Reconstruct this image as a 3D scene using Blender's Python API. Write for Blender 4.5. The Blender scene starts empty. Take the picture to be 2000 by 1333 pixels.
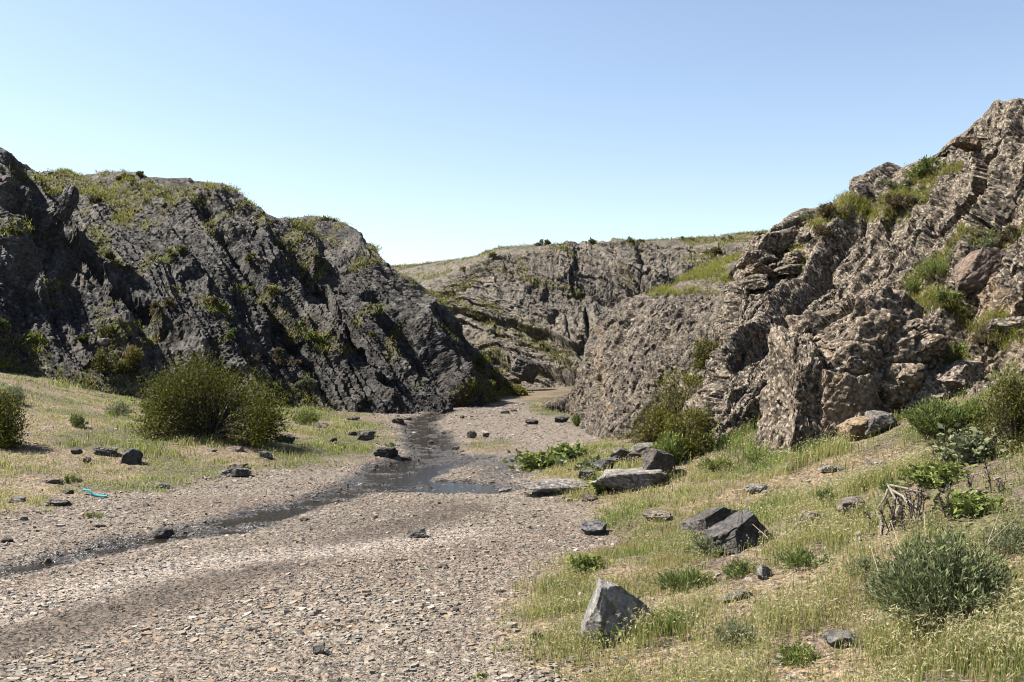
import bpy, bmesh, math, time
import numpy as np
from mathutils import Vector, Matrix
T0 = time.time()
C = bpy.context
S = C.scene
R = math.radians

# ------------------------------------------------------------------ camera
EYE = 1.7
F = 2000 * 35 / 36.0
PITCH = math.atan(33.5 / F)
cam = bpy.data.cameras.new('camera')
cam.lens = 35; cam.sensor_width = 36; cam.clip_end = 2000; cam.clip_start = 0.05
camo = bpy.data.objects.new('camera', cam); S.collection.objects.link(camo)
camo.location = (0, 0, EYE); camo.rotation_euler = (R(90) + PITCH, 0, 0)
S.camera = camo

# ------------------------------------------------------------------ sky and sun
SUN_EL, SUN_AZ = R(50), R(-77)          # azimuth from +Y, negative = to the left
w = bpy.data.worlds.new('World'); S.world = w; w.use_nodes = True
nt = w.node_tree; nt.nodes.clear()
out = nt.nodes.new('ShaderNodeOutputWorld'); bg = nt.nodes.new('ShaderNodeBackground')
sky = nt.nodes.new('ShaderNodeTexSky'); sky.sky_type = 'NISHITA'; sky.sun_disc = False
sky.sun_elevation = SUN_EL; sky.sun_rotation = SUN_AZ
sky.altitude = 600; sky.air_density = 1.0; sky.dust_density = 0.7; sky.ozone_density = 1.4
bg.inputs['Strength'].default_value = 0.065
tint = nt.nodes.new('ShaderNodeMix'); tint.data_type = 'RGBA'; tint.blend_type = 'MULTIPLY'; tint.inputs[0].default_value = 1.0
tint.inputs[7].default_value = (1.06, 0.955, 0.87, 1)
nt.links.new(sky.outputs[0], tint.inputs[6]); nt.links.new(tint.outputs[2], bg.inputs[0]); nt.links.new(bg.outputs[0], out.inputs[0])
sd = Vector((math.cos(SUN_EL) * math.sin(SUN_AZ), math.cos(SUN_EL) * math.cos(SUN_AZ), math.sin(SUN_EL)))
sun = bpy.data.lights.new('sun', 'SUN'); sun.energy = 5.0; sun.angle = R(0.53); sun.color = (1.0, 0.94, 0.84)
suno = bpy.data.objects.new('sun', sun); S.collection.objects.link(suno)
suno.rotation_euler = sd.to_track_quat('Z', 'Y').to_euler()
S.view_settings.view_transform = 'Standard'; S.view_settings.look = 'None'
S.view_settings.exposure = 1.85; S.view_settings.gamma = 1.0
S.cycles.max_bounces = 4; S.cycles.transparent_max_bounces = 4
S.cycles.diffuse_bounces = 2
S.cycles.filter_width = 1.1

# ------------------------------------------------------------------ pixel <-> world
cp, sp = math.cos(PITCH), math.sin(PITCH)
def ray(px, py):
    px = np.asarray(px, float); py = np.asarray(py, float)
    cx = (px - 1000) / F; cz = (666.5 - py) / F
    y = cp - cz * sp; z = sp + cz * cp
    return np.stack([cx / y, np.ones_like(y), z / y], -1)      # per metre of depth
def P(px, py, D):
    return ray(px, py) * np.asarray(D, float)[..., None] + np.array([0, 0, EYE])
def proj(p):
    x, y, z = p[..., 0], p[..., 1], p[..., 2] - EYE
    d = y * cp + z * sp; u = -y * sp + z * cp
    return 1000 + F * x / d, 666.5 - F * u / d

# ------------------------------------------------------------------ noise
def _h(ix, iy, iz, seed):
    with np.errstate(over='ignore'):
        n = (ix.astype(np.int64) * 374761393 + iy.astype(np.int64) * 668265263 + iz.astype(np.int64) * 2147483647 + seed * 1274126177) & 0xffffffff
        n = ((n ^ (n >> 13)) * 1274126177) & 0xffffffff
        n = ((n ^ (n >> 16)) * 2246822519) & 0xffffffff
        n = n ^ (n >> 15)
    return (n & 0xffffff).astype(np.float32) / np.float32(0xffffff)
def h1(i, seed): return _h(i, i * 0 + 7, i * 0 + 3, seed)
def h2(i, j, seed): return _h(i, j, i * 0 + 5, seed)
def vnoise(p, seed=0):
    f = np.floor(p); i = f.astype(np.int64); t = (p - f).astype(np.float32)
    t = t * t * t * (t * (t * 6 - 15) + 10)
    x, y, z = i[..., 0], i[..., 1], i[..., 2]
    a = lambda dx, dy, dz: _h(x + dx, y + dy, z + dz, seed)
    tx, ty, tz = t[..., 0], t[..., 1], t[..., 2]
    L = lambda a_, b_, k: a_ + (b_ - a_) * k
    return L(L(L(a(0,0,0), a(1,0,0), tx), L(a(0,1,0), a(1,1,0), tx), ty),
             L(L(a(0,0,1), a(1,0,1), tx), L(a(0,1,1), a(1,1,1), tx), ty), tz) * 2 - 1
ROT = np.array([[0.36, 0.48, -0.8], [-0.8, 0.6, 0.0], [0.48, 0.64, 0.6]])
def fbm(p, octv=4, seed=0, gain=0.5, ridged=False):
    r = 0; a = 1.0; n = 0.0
    for k in range(octv):
        v = vnoise(p, seed + k * 17)
        if ridged: v = 1 - 2 * np.abs(v)
        r = r + a * v; n += a; a *= gain
        p = (p @ ROT.T) * 2.03 + 11.3
    return r / n
def n2(x, y, sc, octv=3, seed=0, z=0.0):
    return fbm(np.stack([x / sc, y / sc, np.zeros_like(x) + z], -1), octv, seed)
def worley2(a, b, seed=0, jit=0.9):
    """-> F1, F2, id hash, offset a, offset b of the nearest cell"""
    ia = np.floor(a).astype(np.int64); ib = np.floor(b).astype(np.int64)
    F1 = np.full(a.shape, 9.0, np.float32); F2 = F1.copy()
    oa = np.zeros_like(F1); ob = oa.copy(); idh = oa.copy()
    for da in (-1, 0, 1):
        for db in (-1, 0, 1):
            ca, cb = ia + da, ib + db
            h = h2(ca, cb, seed); g = h2(ca, cb, seed + 91)
            dx = (ca + 0.5 + jit * (h - 0.5) - a).astype(np.float32); dy = (cb + 0.5 + jit * (g - 0.5) - b).astype(np.float32)
            d = np.sqrt(dx * dx + dy * dy)
            near = d < F1
            F2 = np.where(near, F1, np.minimum(F2, d))
            oa = np.where(near, -dx, oa); ob = np.where(near, -dy, ob)
            idh = np.where(near, h2(ca, cb, seed + 37), idh)
            F1 = np.where(near, d, F1)
    return F1, F2, idh, oa, ob
def facets(a, b, seed, tilt=0.8, groove=0.25):
    F1, F2, idh, oa, ob = worley2(a, b, seed)
    g1 = (idh * 57.3) % 1.0 - 0.5; g2 = (idh * 131.7) % 1.0 - 0.5
    return (idh - 0.5) + tilt * (g1 * oa + g2 * ob) * 2 - groove * (1 - sst(0.0, 0.16, F2 - F1)), idh
def sst(a, b, x):
    t = np.clip((x - a) / (b - a), 0, 1); return t * t * (3 - 2 * t)
def strata(s, t, Tk, L, seed, edge=0.1, joint=0.5):
    """random ledges along s, broken into blocks along t"""
    s = s / Tk; i = np.floor(s).astype(np.int64); f = s - i
    def bed(i):
        v = h1(i, seed); tt = t / (L * (0.6 + 0.8 * h1(i, seed + 5))) + 13 * v
        j = np.floor(tt).astype(np.int64); g = tt - j
        b = lambda j: h2(i, j, seed + 9)
        k = sst(0, edge, g)
        return v * (1 - joint) + joint * (b(j - 1) * (1 - k) + b(j) * k)
    k = sst(0, edge, f)
    return bed(i - 1) * (1 - k) + bed(i) * k

ALB = 0.36
# ------------------------------------------------------------------ mesh helpers
def tag(o, label=None, cat=None, group=None, kind=None):
    if label: o['label'] = label
    if cat: o['category'] = cat
    if group: o['group'] = group
    if kind: o['kind'] = kind
    return o
def mesh_np(name, verts, quads=None, tris=None, col=None, mat=None, smooth=True, parent=None, polys=None, link=True):
    """one mesh from numpy arrays; polys = list of (n, k) index arrays"""
    ps = list(polys or [])
    if quads is not None and len(quads): ps.append(np.asarray(quads))
    if tris is not None and len(tris): ps.append(np.asarray(tris))
    me = bpy.data.meshes.new(name)
    verts = np.asarray(verts, np.float32)
    loops = np.concatenate([p.reshape(-1) for p in ps]).astype(np.int32)
    tot = np.concatenate([np.full(len(p), p.shape[1], np.int32) for p in ps])
    st = np.concatenate([[0], np.cumsum(tot)[:-1]]).astype(np.int32)
    me.vertices.add(len(verts)); me.vertices.foreach_set('co', verts.reshape(-1))
    me.loops.add(len(loops)); me.loops.foreach_set('vertex_index', loops)
    me.polygons.add(len(tot)); me.polygons.foreach_set('loop_start', st)
    me.update(calc_edges=True)
    me.polygons.foreach_set('use_smooth', np.full(len(tot), smooth))
    if col is not None:
        c = np.ones((len(verts), 4), np.float32); c[:, :3] = np.clip(col[:, :3] * ALB, 0, 1)
        if col.shape[1] > 3: c[:, 3] = col[:, 3]
        at = me.attributes.new('Col', 'FLOAT_COLOR', 'POINT'); at.data.foreach_set('color', c.reshape(-1))
    me.validate()
    if mat: me.materials.append(mat)
    o = bpy.data.objects.new(name, me)
    if link: S.collection.objects.link(o)
    if parent: o.parent = parent
    return o
def grid_quads(nv, nu):
    i = np.arange(nv * nu).reshape(nv, nu)
    return np.stack([i[:-1, :-1], i[:-1, 1:], i[1:, 1:], i[1:, :-1]], -1).reshape(-1, 4)
def lerp(a, b, k): return a + (b - a) * k
def mix3(c, d, k): return c + (np.asarray(d, np.float32) - c) * k[..., None]

# ------------------------------------------------------------------ materials
class NB:
    def __init__(s, name):
        s.m = bpy.data.materials.new(name); s.m.use_nodes = True
        s.t = s.m.node_tree; s.t.nodes.clear()
    def n(s, typ, **kw):
        x = s.t.nodes.new(typ)
        for k, v in kw.items():
            if k.startswith('i_'):
                q = k[2:]; x.inputs[int(q) if q.isdigit() else q.replace('_', ' ')].default_value = v
            else: setattr(x, k, v)
        return x
    def l(s, a, b): s.t.links.new(a, b)
    def noise(s, vec, scale, detail=4, rough=0.55):
        x = s.n('ShaderNodeTexNoise', i_Scale=scale, i_Detail=detail, i_Roughness=rough); s.l(vec, x.inputs['Vector']); return x.outputs['Fac']
    def vor(s, vec, scale, outp='Distance', feature='F1'):
        x = s.n('ShaderNodeTexVoronoi', feature=feature, i_Scale=scale); s.l(vec, x.inputs['Vector']); return x.outputs[outp]
    def flake(s, vec, scale):
        x = s.n('ShaderNodeTexVoronoi', i_Scale=scale); s.l(vec, x.inputs['Vector'])
        a = s.n('ShaderNodeVectorMath', operation='SUBTRACT'); s.l(vec, a.inputs[0]); s.l(x.outputs['Position'], a.inputs[1])
        c = s.n('ShaderNodeVectorMath', operation='SUBTRACT'); s.l(x.outputs['Color'], c.inputs[0]); c.inputs[1].default_value = (.5, .5, .5)
        d = s.n('ShaderNodeVectorMath', operation='DOT_PRODUCT'); s.l(a.outputs[0], d.inputs[0]); s.l(c.outputs[0], d.inputs[1])
        return d.outputs['Value'], x.outputs['Color']
    def ramp(s, fac, *stops):
        x = s.n('ShaderNodeValToRGB'); e = x.color_ramp.elements
        while len(e) < len(stops): e.new(0.5)
        for el, (p, c) in zip(e, stops):
            el.position = p; el.color = (c, c, c, 1) if isinstance(c, (int, float)) else (*c, 1)
        s.l(fac, x.inputs[0]); return x.outputs[0]
    def mix(s, kind, fac, a, b):
        x = s.n('ShaderNodeMix', data_type='RGBA', blend_type=kind)
        if isinstance(fac, (int, float)): x.inputs[0].default_value = fac
        else: s.l(fac, x.inputs[0])
        for q, sock in ((a, x.inputs[6]), (b, x.inputs[7])):
            if isinstance(q, tuple): sock.default_value = (*q, 1)
            else: s.l(q, sock)
        return x.outputs[2]
    def math(s, op, a, b=0.0):
        x = s.n('ShaderNodeMath', operation=op)
        for q, sock in ((a, x.inputs[0]), (b, x.inputs[1])):
            if isinstance(q, (int, float)): sock.default_value = q
            else: s.l(q, sock)
        return x.outputs[0]
def rock_mat(name, grain=1.0, lichen=0.35, lcol=(0.42, 0.40, 0.36), bump=0.6, contrast=(0.55, 1.35), dark=0.4, flake=1.4):
    b = NB(name); tc = b.n('ShaderNodeTexCoord').outputs['Object']
    col = b.n('ShaderNodeAttribute', attribute_name='Col').outputs['Color']
    nA = b.noise(tc, 9 * grain, 8, 0.68); nB = b.noise(tc, 40 * grain, 5, 0.6)
    col = b.mix('MULTIPLY', 1.0, col, b.ramp(nA, (0.3, contrast[0]), (0.7, contrast[1])))
    vm = b.vor(tc, 13 * grain, 'Color'); sm = b.n('ShaderNodeSeparateColor'); b.l(vm, sm.inputs[0])
    col = b.mix('MULTIPLY', 1.0, col, b.ramp(sm.outputs[0], (0.0, 0.6), (0.6, 1.0), (1.0, 1.5)))
    vs = b.vor(tc, 34 * grain, 'Color')
    sep = b.n('ShaderNodeSeparateColor'); b.l(vs, sep.inputs[0])
    spk = b.ramp(sep.outputs[0], (0.7, 0.0), (0.74, lichen))
    col = b.mix('MIX', spk, col, lcol)
    spd = b.ramp(sep.outputs[1], (0.72, 0.0), (0.76, dark))
    col = b.mix('MIX', spd, col, b.mix('MULTIPLY', 1.0, col, (0.36, 0.32, 0.29)))
    bs = b.n('ShaderNodeBsdfPrincipled', i_Roughness=0.85); bs.inputs['Specular IOR Level'].default_value = 0.25
    b.l(col, bs.inputs['Base Color'])
    fl, _ = b.flake(tc, 9 * grain); fs, _ = b.flake(tc, 24 * grain)
    h = b.math('ADD', b.math('MULTIPLY', nA, 0.05 / grain), b.math('ADD', b.math('MULTIPLY', nB, 0.014 / grain), b.math('MULTIPLY', b.math('ADD', fl, b.math('MULTIPLY', fs, 0.8)), flake)))
    bp = b.n('ShaderNodeBump', i_Strength=min(1.0, bump * 1.6), i_Distance=1.0); b.l(h, bp.inputs['Height']); b.l(bp.outputs[0], bs.inputs['Normal'])
    o = b.n('ShaderNodeOutputMaterial'); b.l(bs.outputs[0], o.inputs[0]); return b.m
def leaf_mat(name, trans=0.35, rough=0.6, vary=True):
    b = NB(name)
    col = b.n('ShaderNodeAttribute', attribute_name='Col').outputs['Color']
    d = b.n('ShaderNodeBsdfPrincipled', i_Roughness=rough); d.inputs['Specular IOR Level'].default_value = 0.12
    t = b.n('ShaderNodeBsdfTranslucent'); b.l(col, d.inputs['Base Color']); b.l(col, t.inputs[0])
    m = b.n('ShaderNodeMixShader', i_0=trans); b.l(d.outputs[0], m.inputs[1]); b.l(t.outputs[0], m.inputs[2])
    o = b.n('ShaderNodeOutputMaterial'); b.l(m.outputs[0], o.inputs[0]); return b.m
def ground_mat():
    b = NB('gravel_ground'); tc = b.n('ShaderNodeTexCoord').outputs['Object']
    at = b.n('ShaderNodeAttribute', attribute_name='Col'); col = at.outputs['Color']; wet = at.outputs['Alpha']
    v1 = b.vor(tc, 42, 'Color'); s1 = b.n('ShaderNodeSeparateColor'); b.l(v1, s1.inputs[0])
    v2 = b.vor(tc, 95, 'Color'); s2 = b.n('ShaderNodeSeparateColor'); b.l(v2, s2.inputs[0])
    nA = b.noise(tc, 5, 6, 0.6)
    col = b.mix('MULTIPLY', 1.0, col, b.ramp(s1.outputs[0], (0.0, 0.55), (0.5, 0.95), (1.0, 1.4)))
    col = b.mix('MULTIPLY', 1.0, col, b.ramp(s2.outputs[0], (0.0, 0.6), (1.0, 1.35)))
    col = b.mix('MULTIPLY', 1.0, col, b.ramp(nA, (0.3, 0.8), (0.7, 1.15)))
    col = b.mix('MULTIPLY', 0.55, col, b.ramp(s1.outputs[1], (0.0, (1.15, 0.92, 0.75)), (0.5, (1, 1, 1)), (1.0, (0.9, 0.97, 1.08))))
    bs = b.n('ShaderNodeBsdfPrincipled'); bs.inputs['Specular IOR Level'].default_value = 0.3
    b.l(col, bs.inputs['Base Color'])
    b.l(b.ramp(wet, (0.0, 0.9), (1.0, 0.32)), bs.inputs['Roughness'])
    f1, _ = b.flake(tc, 42); f2, _ = b.flake(tc, 95)
    h = b.math('ADD', b.math('MULTIPLY', b.math('ADD', f1, f2), 1.5), b.math('MULTIPLY', b.noise(tc, 130, 3), 0.006))
    bp = b.n('ShaderNodeBump', i_Strength=0.8, i_Distance=1.0); b.l(h, bp.inputs['Height']); b.l(bp.outputs[0], bs.inputs['Normal'])
    o = b.n('ShaderNodeOutputMaterial'); b.l(bs.outputs[0], o.inputs[0]); return b.m
def water_mat():
    b = NB('shallow_water'); tc = b.n('ShaderNodeTexCoord').outputs['Object']
    bs = b.n('ShaderNodeBsdfPrincipled', i_Roughness=0.06); bs.inputs['Base Color'].default_value = (0.014, 0.011, 0.008, 1)
    bs.inputs['Specular IOR Level'].default_value = 0.5; bs.inputs['IOR'].default_value = 1.33
    mp = b.n('ShaderNodeMapping'); mp.inputs['Scale'].default_value = (1.0, 1.6, 1.0); b.l(tc, mp.inputs[0])
    h = b.math('ADD', b.noise(mp.outputs[0], 16, 3), b.math('MULTIPLY', b.noise(mp.outputs[0], 45, 2), 0.5))
    bp = b.n('ShaderNodeBump', i_Strength=0.6, i_Distance=0.0045); b.l(h, bp.inputs['Height']); b.l(bp.outputs[0], bs.inputs['Normal'])
    o = b.n('ShaderNodeOutputMaterial'); b.l(bs.outputs[0], o.inputs[0]); return b.m
M_ground = ground_mat(); M_water = water_mat()
M_left = rock_mat('dark_slate', 0.8, 0.45, (0.062, 0.054, 0.047), 0.45)
M_far = rock_mat('grey_brown_rock', 0.6, 0.3, (0.14, 0.12, 0.097), 0.4)
M_right = rock_mat('lichened_rock', 1.0, 0.85, (0.21, 0.178, 0.138), 0.5, (0.4, 1.5), 0.85)
M_wall = rock_mat('wall_rock', 1.0, 0.6, (0.14, 0.122, 0.1), 0.5, (0.4, 1.45), 0.85)
M_stone = rock_mat('boulder_rock', 2.0, 0.2, (0.11, 0.103, 0.095), 0.4, (0.65, 1.25))
M_leaf = leaf_mat('leaf', 0.25, 0.8); M_grass = leaf_mat('grass_blade', 0.5, 0.8); M_twig = leaf_mat('twig', 0.0, 0.8)

# ------------------------------------------------------------------ ground shape
def flat(px, py, z=0.0):
    r = ray(px, py); D = (z - EYE) / r[..., 2]; return np.stack([r[..., 0] * D, D], -1)
EDGE_R = flat(*np.array([(1085, 1500), (1060, 1333), (985, 1240), (1000, 1190), (1035, 1120), (1150, 1088), (1215, 1062), (1120, 1030), (1110, 990), (1010, 970), (1010, 940), (1030, 905), (1075, 885), (1150, 862), (1165, 845), (1130, 822), (1075, 806)]).T)
EDGE_L = flat(*np.array([(-900, 1180), (-400, 1080), (0, 1022), (250, 985), (420, 950), (560, 922), (700, 908), (800, 890), (800, 860), (775, 835), (765, 812), (800, 803)]).T)
def edge(E, y):
    k = np.argsort(E[:, 1]); return np.interp(y, E[k, 1], E[k, 0])
STREAM = np.array([(-300, 1185, .10), (-100, 1145, .13), (0, 1122, .12), (100, 1098, .14), (210, 1072, .17), (315, 1053, .16), (420, 1036, .26), (520, 1010, .27), (600, 985, .25), (680, 962, .25), (760, 938, .35), (830, 918, .35), (900, 900, .22), (950, 893, .10)], float)
STREAM2 = np.array([(760, 938, .5), (800, 905, .4), (850, 897, .22), (845, 880, .4), (838, 862, .45), (842, 850, .4), (822, 842, .35), (822, 828, .35), (850, 815, .3), (880, 808, .2)], float)
POOL = np.array([(730, 950, .45), (800, 950, .75), (880, 952, .75), (950, 958, .5), (985, 962, .3)], float)
def seg_dist(x, y, line):
    """distance to polyline minus its half width, in metres of ground (negative inside)"""
    q = flat(line[:, 0], line[:, 1], -0.03); hw = line[:, 2]
    best = np.full(x.shape, 99.0)
    for i in range(len(q) - 1):
        a, c = q[i], q[i + 1]; d = c - a
        t = np.clip(((x - a[0]) * d[0] + (y - a[1]) * d[1]) / (d @ d), 0, 1)
        best = np.minimum(best, np.hypot(x - a[0] - t * d[0], y - a[1] - t * d[1]) - (hw[i] + t * (hw[i + 1] - hw[i])))
    return best
def stream_d(x, y):
    d = np.minimum(seg_dist(x, y, STREAM), np.minimum(seg_dist(x, y, STREAM2), seg_dist(x, y, POOL) + 0.15))
    return d + 0.16 * n2(x, y, 0.55, 3, 5)
def gmacro(x, y):
    xr, xl = edge(EDGE_R, y), edge(EDGE_L, y)
    tr = np.clip(x - xr + 0.2, 0, 30); tl = np.clip(xl - x + 0.3, 0, 40)
    near = 1 - sst(13, 17, y)
    zr = (0.13 * tr + 0.035 * np.minimum(tr, 6) ** 2) * near + (0.05 * tr + 0.02 * np.minimum(tr, 5) ** 2) * (1 - near)
    zl = 0.055 * tl + 0.006 * np.minimum(tl, 9) ** 2 + 0.022 * np.clip(tl - 6.0, 0, 6) ** 2 * sst(14, 19, y)
    z = zr + zl + 0.02 * np.clip(y - 26, 0, 60)
    soft = np.clip(np.minimum(x - xl, xr - x), -1.5, 1.5)
    z = z + 0.035 * n2(x, y, 1.7, 3, 3) * sst(0.6, -0.4, soft) + 0.012 * n2(x, y, 0.9, 2, 9) + 0.034 * n2(x, y, 0.3, 3, 10) * sst(0.3, 0.0, stream_d(x, y))
    return z - 0.06 * sst(0.35, -0.2, stream_d(x, y)) * sst(34, 30, y)
WATER_Z = -0.044
def grass_mask(x, y):
    xr, xl = edge(EDGE_R, y), edge(EDGE_L, y)
    wob = 0.28 * n2(x, y, 0.6, 3, 21) + 0.25 * n2(x, y, 1.9, 2, 22)
    mR = sst(-0.15, 0.35, x - xr + wob); mL = sst(-0.2, 1.0, xl - x + wob * 1.6)
    m = np.maximum(mR, mL)
    isl = flat(np.array(955.0), np.array(868.0))
    m = np.maximum(m, 0.8 * sst(1.1, 0.5, np.hypot((x - isl[0]) * 1.3, (y - isl[1]) * 0.55) + wob * 1.5))
    far = sst(27, 30, y) * sst(0.3, 1.2, x + 0.06 * (y - 30) + wob)
    return np.clip(np.maximum(m, far), 0, 1), mR, mL
def G(px, py):
    """point of the ground seen at a pixel (march + refine)"""
    px = np.atleast_1d(np.asarray(px, float)); py = np.atleast_1d(np.asarray(py, float)); r = ray(px, py)
    D = np.geomspace(1.5, 70, 900)
    X = r[:, None, 0] * D; Z = EYE + r[:, None, 2] * D
    hit = Z < gmacro(X, np.broadcast_to(D, X.shape))
    k = np.where(hit.any(1), hit.argmax(1), len(D) - 1)
    d = D[k]; p = np.stack([r[:, 0] * d, d], -1)
    return np.concatenate([p, gmacro(p[:, 0], p[:, 1])[:, None]], 1)
def Gp(px, py): return G(px, py)[0]

# ------------------------------------------------------------------ ground mesh
QF = 1.0
nr, na = int(1000 * QF), int(1000 * QF)
rad = np.concatenate([[0.02, 0.4, 0.8], np.geomspace(1.2, 150, nr - 7), [220, 330, 500, 700]])
ang = np.concatenate([np.linspace(R(-180), R(-36), na // 8, endpoint=False), np.linspace(R(-36), R(36), na, endpoint=False), np.linspace(R(36), R(180), na // 8)])
rr, aa = np.meshgrid(rad, ang, indexing='ij')
gx, gy = rr * np.sin(aa), rr * np.cos(aa)
gz0 = gmacro(gx, gy)
gm, gmR, gmL = grass_mask(gx, gy)
sdist = stream_d(gx, gy)
st_ = np.stack([gx, gy], -1)
f1, f2, idh, oa, ob = worley2(gx / 0.07 + 0.3 * n2(gx, gy, 0.1, 1, 2), gy / 0.07, 4)
cell = sst(0.0, 0.25, f2 - f1) * (0.3 + idh)
gz = gz0 + (0.011 * cell * (1 - 0.5 * gm) + 0.03 * gm * n2(gx, gy, 0.22, 3, 31)) * sst(40, 15, rr)
f1, f2, idb, oa, ob = worley2(gx / 0.2, gy / 0.2, 8)
gz += 0.018 * (idb > 0.82) * sst(0.45, 0.1, f1) * (1 - gm)
# colour: pale chips, finer brown wheel tracks, wet margins, straw soil
n_big = n2(gx, gy, 1.3, 4, 41); n_mid = n2(gx, gy, 0.35, 3, 42)
col = np.broadcast_to(np.array([0.32, 0.268, 0.214], np.float32), gx.shape + (3,)).copy()
col = mix3(col, (0.27, 0.21, 0.165), sst(-0.1, 0.5, n_big))
TRACKS = [(np.array([(-300, 1345, .34), (0, 1265, .34), (250, 1192, .32), (450, 1132, .30), (620, 1085, .28), (800, 1030, .28), (900, 1003, .3)], float), 1.0),
          (np.array([(150, 1170, .12), (330, 1120, .13), (520, 1068, .14), (700, 1020, .2), (850, 990, .3)], float), 0.5)]
trk = np.zeros_like(gx)
for ln, a in TRACKS: trk = np.maximum(trk, a * sst(0.3, -0.15, seg_dist(gx, gy, ln) + 0.12 * n_mid))
col = mix3(col, (0.15, 0.117, 0.09), trk * 0.95)
PALE = np.array([(0, 1205, .25), (250, 1135, .28), (480, 1095, .2), (750, 1075, .22), (900, 1050, .25)], float)
col = mix3(col, (0.50, 0.43, 0.37), 0.85 * sst(0.35, -0.2, seg_dist(gx, gy, PALE) + 0.12 * n_mid))
far_bed = sst(16, 20, gy) * (1 - gm)
col = mix3(col, (0.40, 0.33, 0.275), far_bed * 0.8)
col = mix3(col, (0.42, 0.25, 0.13), 0.7 * sst(0.32, 0.05, np.hypot((gx - Gp(670, 1232)[0]) * 0.9, (gy - Gp(670, 1232)[1]) * 2.2) + 0.1 * n_mid))
soil = mix3(np.broadcast_to(np.array([0.36, 0.275, 0.17], np.float32), col.shape), (0.16, 0.15, 0.055), sst(-0.15, 0.35, n2(gx, gy, 1.6, 3, 51)))
soil = mix3(soil, (0.23, 0.17, 0.12), sst(0.2, 0.5, n2(gx, gy, 0.8, 3, 52)))
col = lerp(col, soil, (gm * 0.92)[..., None])
wet = np.maximum(sst(0.3, 0.0, sdist + 0.12 * n_mid) * sst(34, 31, gy), 0.0)
mud = np.array([(925, 912, .35), (985, 902, .6), (1005, 920, .5), (990, 940, .3)], float)
mudm = 0.75 * sst(0.35, -0.2, seg_dist(gx, gy, mud) + 0.25 * n_mid) * (1 - gmR)
wet = np.maximum(wet, mudm)
col = col * (1 - 0.72 * wet[..., None])
col4 = np.concatenate([col, wet[..., None]], -1)
gv = np.stack([gx, gy, gz], -1)
ground = mesh_np('ground', gv.reshape(-1, 3), grid_quads(nr, len(ang)), col=col4.reshape(-1, 4), mat=M_ground)
tag(ground, 'pale gravel creek bed with grassy banks on both sides', 'ground', kind='structure')
# water: one level sheet in the channel, the stones of the bed break through it
keep = (sdist < 0.35) & (gy < 33) & (gy > 2)
q = grid_quads(nr, len(ang)); kq = keep.reshape(-1)[q].all(1); q = q[kq]
u, inv = np.unique(q, return_inverse=True)
wv = gv.reshape(-1, 3)[u].copy(); wv[:, 2] = WATER_Z + 0.02 * np.clip(wv[:, 1] - 26, 0, 60)
water = mesh_np('water', wv, inv.reshape(q.shape), mat=M_water)
tag(water, 'shallow stream trickling over dark gravel down the creek bed', 'stream', kind='structure')
print('ground', time.time() - T0)

# ------------------------------------------------------------------ rock sheets
def spline(ctrl, n, axis):
    """Catmull-Rom through control points along an axis, n samples per span (list)"""
    c = np.moveaxis(ctrl, axis, 0); m = len(c); outp = []
    for i in range(m - 1):
        p0, p1, p2, p3 = c[max(i - 1, 0)], c[i], c[i + 1], c[min(i + 2, m - 1)]
        k = n[i]
        t = (np.arange(k) / k).reshape((-1,) + (1,) * (c.ndim - 1))
        ten = 0.35
        m1 = ten * (p2 - p0); m2 = ten * (p3 - p1)
        outp.append((2*t**3 - 3*t**2 + 1) * p1 + (t**3 - 2*t**2 + t) * m1 + (-2*t**3 + 3*t**2) * p2 + (t**3 - t**2) * m2)
    outp.append(c[-1:])
    return np.moveaxis(np.concatenate(outp), 0, axis)
def sheet(rows, res_u, res_v):
    c = np.array(rows, float)                       # (rows, cols, 3) world points
    lu = np.linalg.norm(np.diff(c, axis=1), axis=-1); lv = np.linalg.norm(np.diff(c, axis=0), axis=-1)
    nu = [int(np.clip(np.median(lu[:, i]) / res_u, 3, 600)) for i in range(lu.shape[1])]
    nv = [int(np.clip(np.median(lv[i]) / (res_v[i] if hasattr(res_v, '__len__') else res_v), 3, 600)) for i in range(lv.shape[0])]
    global VPAR
    VPAR = np.concatenate([i + np.arange(k) / k for i, k in enumerate(nv)] + [[len(nv)]])[:, None]
    return spline(spline(c, nu, 1), nv, 0)
def normals(g):
    n = np.cross(np.gradient(g, axis=1), np.gradient(g, axis=0))
    n /= np.linalg.norm(n, axis=-1, keepdims=True) + 1e-9
    return n
def blur(g, k):
    for ax in (0, 1):
        for _ in range(2):
            pad = [(0, 0)] * g.ndim; pad[ax] = (k, k)
            cs = np.cumsum(np.pad(g, pad, mode='edge'), axis=ax)
            a = np.take(cs, range(2 * k, cs.shape[ax]), axis=ax); b = np.take(cs, range(0, cs.shape[ax] - 2 * k), axis=ax)
            g = (a - b) / (2 * k)
    return g
def PW(lst): return P(*np.array(lst, float).T)
def rows_between(a, b, ts, bulge=None):
    r = []
    for i, t in enumerate(ts): r.append(lerp(a, b, t) + (0 if bulge is None else bulge[i]))
    return r
def frame(n, pa, pb):
    d = pb - pa; d = d - n * (d @ n); d /= np.linalg.norm(d); return np.cross(n, d), d
SHEETS = {}
def finish(name, g, col, mat, label, cat='hillside'):
    o = mesh_np(name, g.reshape(-1, 3), grid_quads(*g.shape[:2]), col=col.reshape(-1, 3), mat=mat, smooth=False)
    tag(o, label, cat, kind='structure')
    nn = normals(g); nn = nn * np.sign((nn * (np.array([0, 0, EYE]) - g)).sum(-1, keepdims=True))
    SHEETS[name] = (g, nn, np.stack(proj(g), -1))
    print(name, g.shape, round(time.time() - T0, 1))
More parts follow.
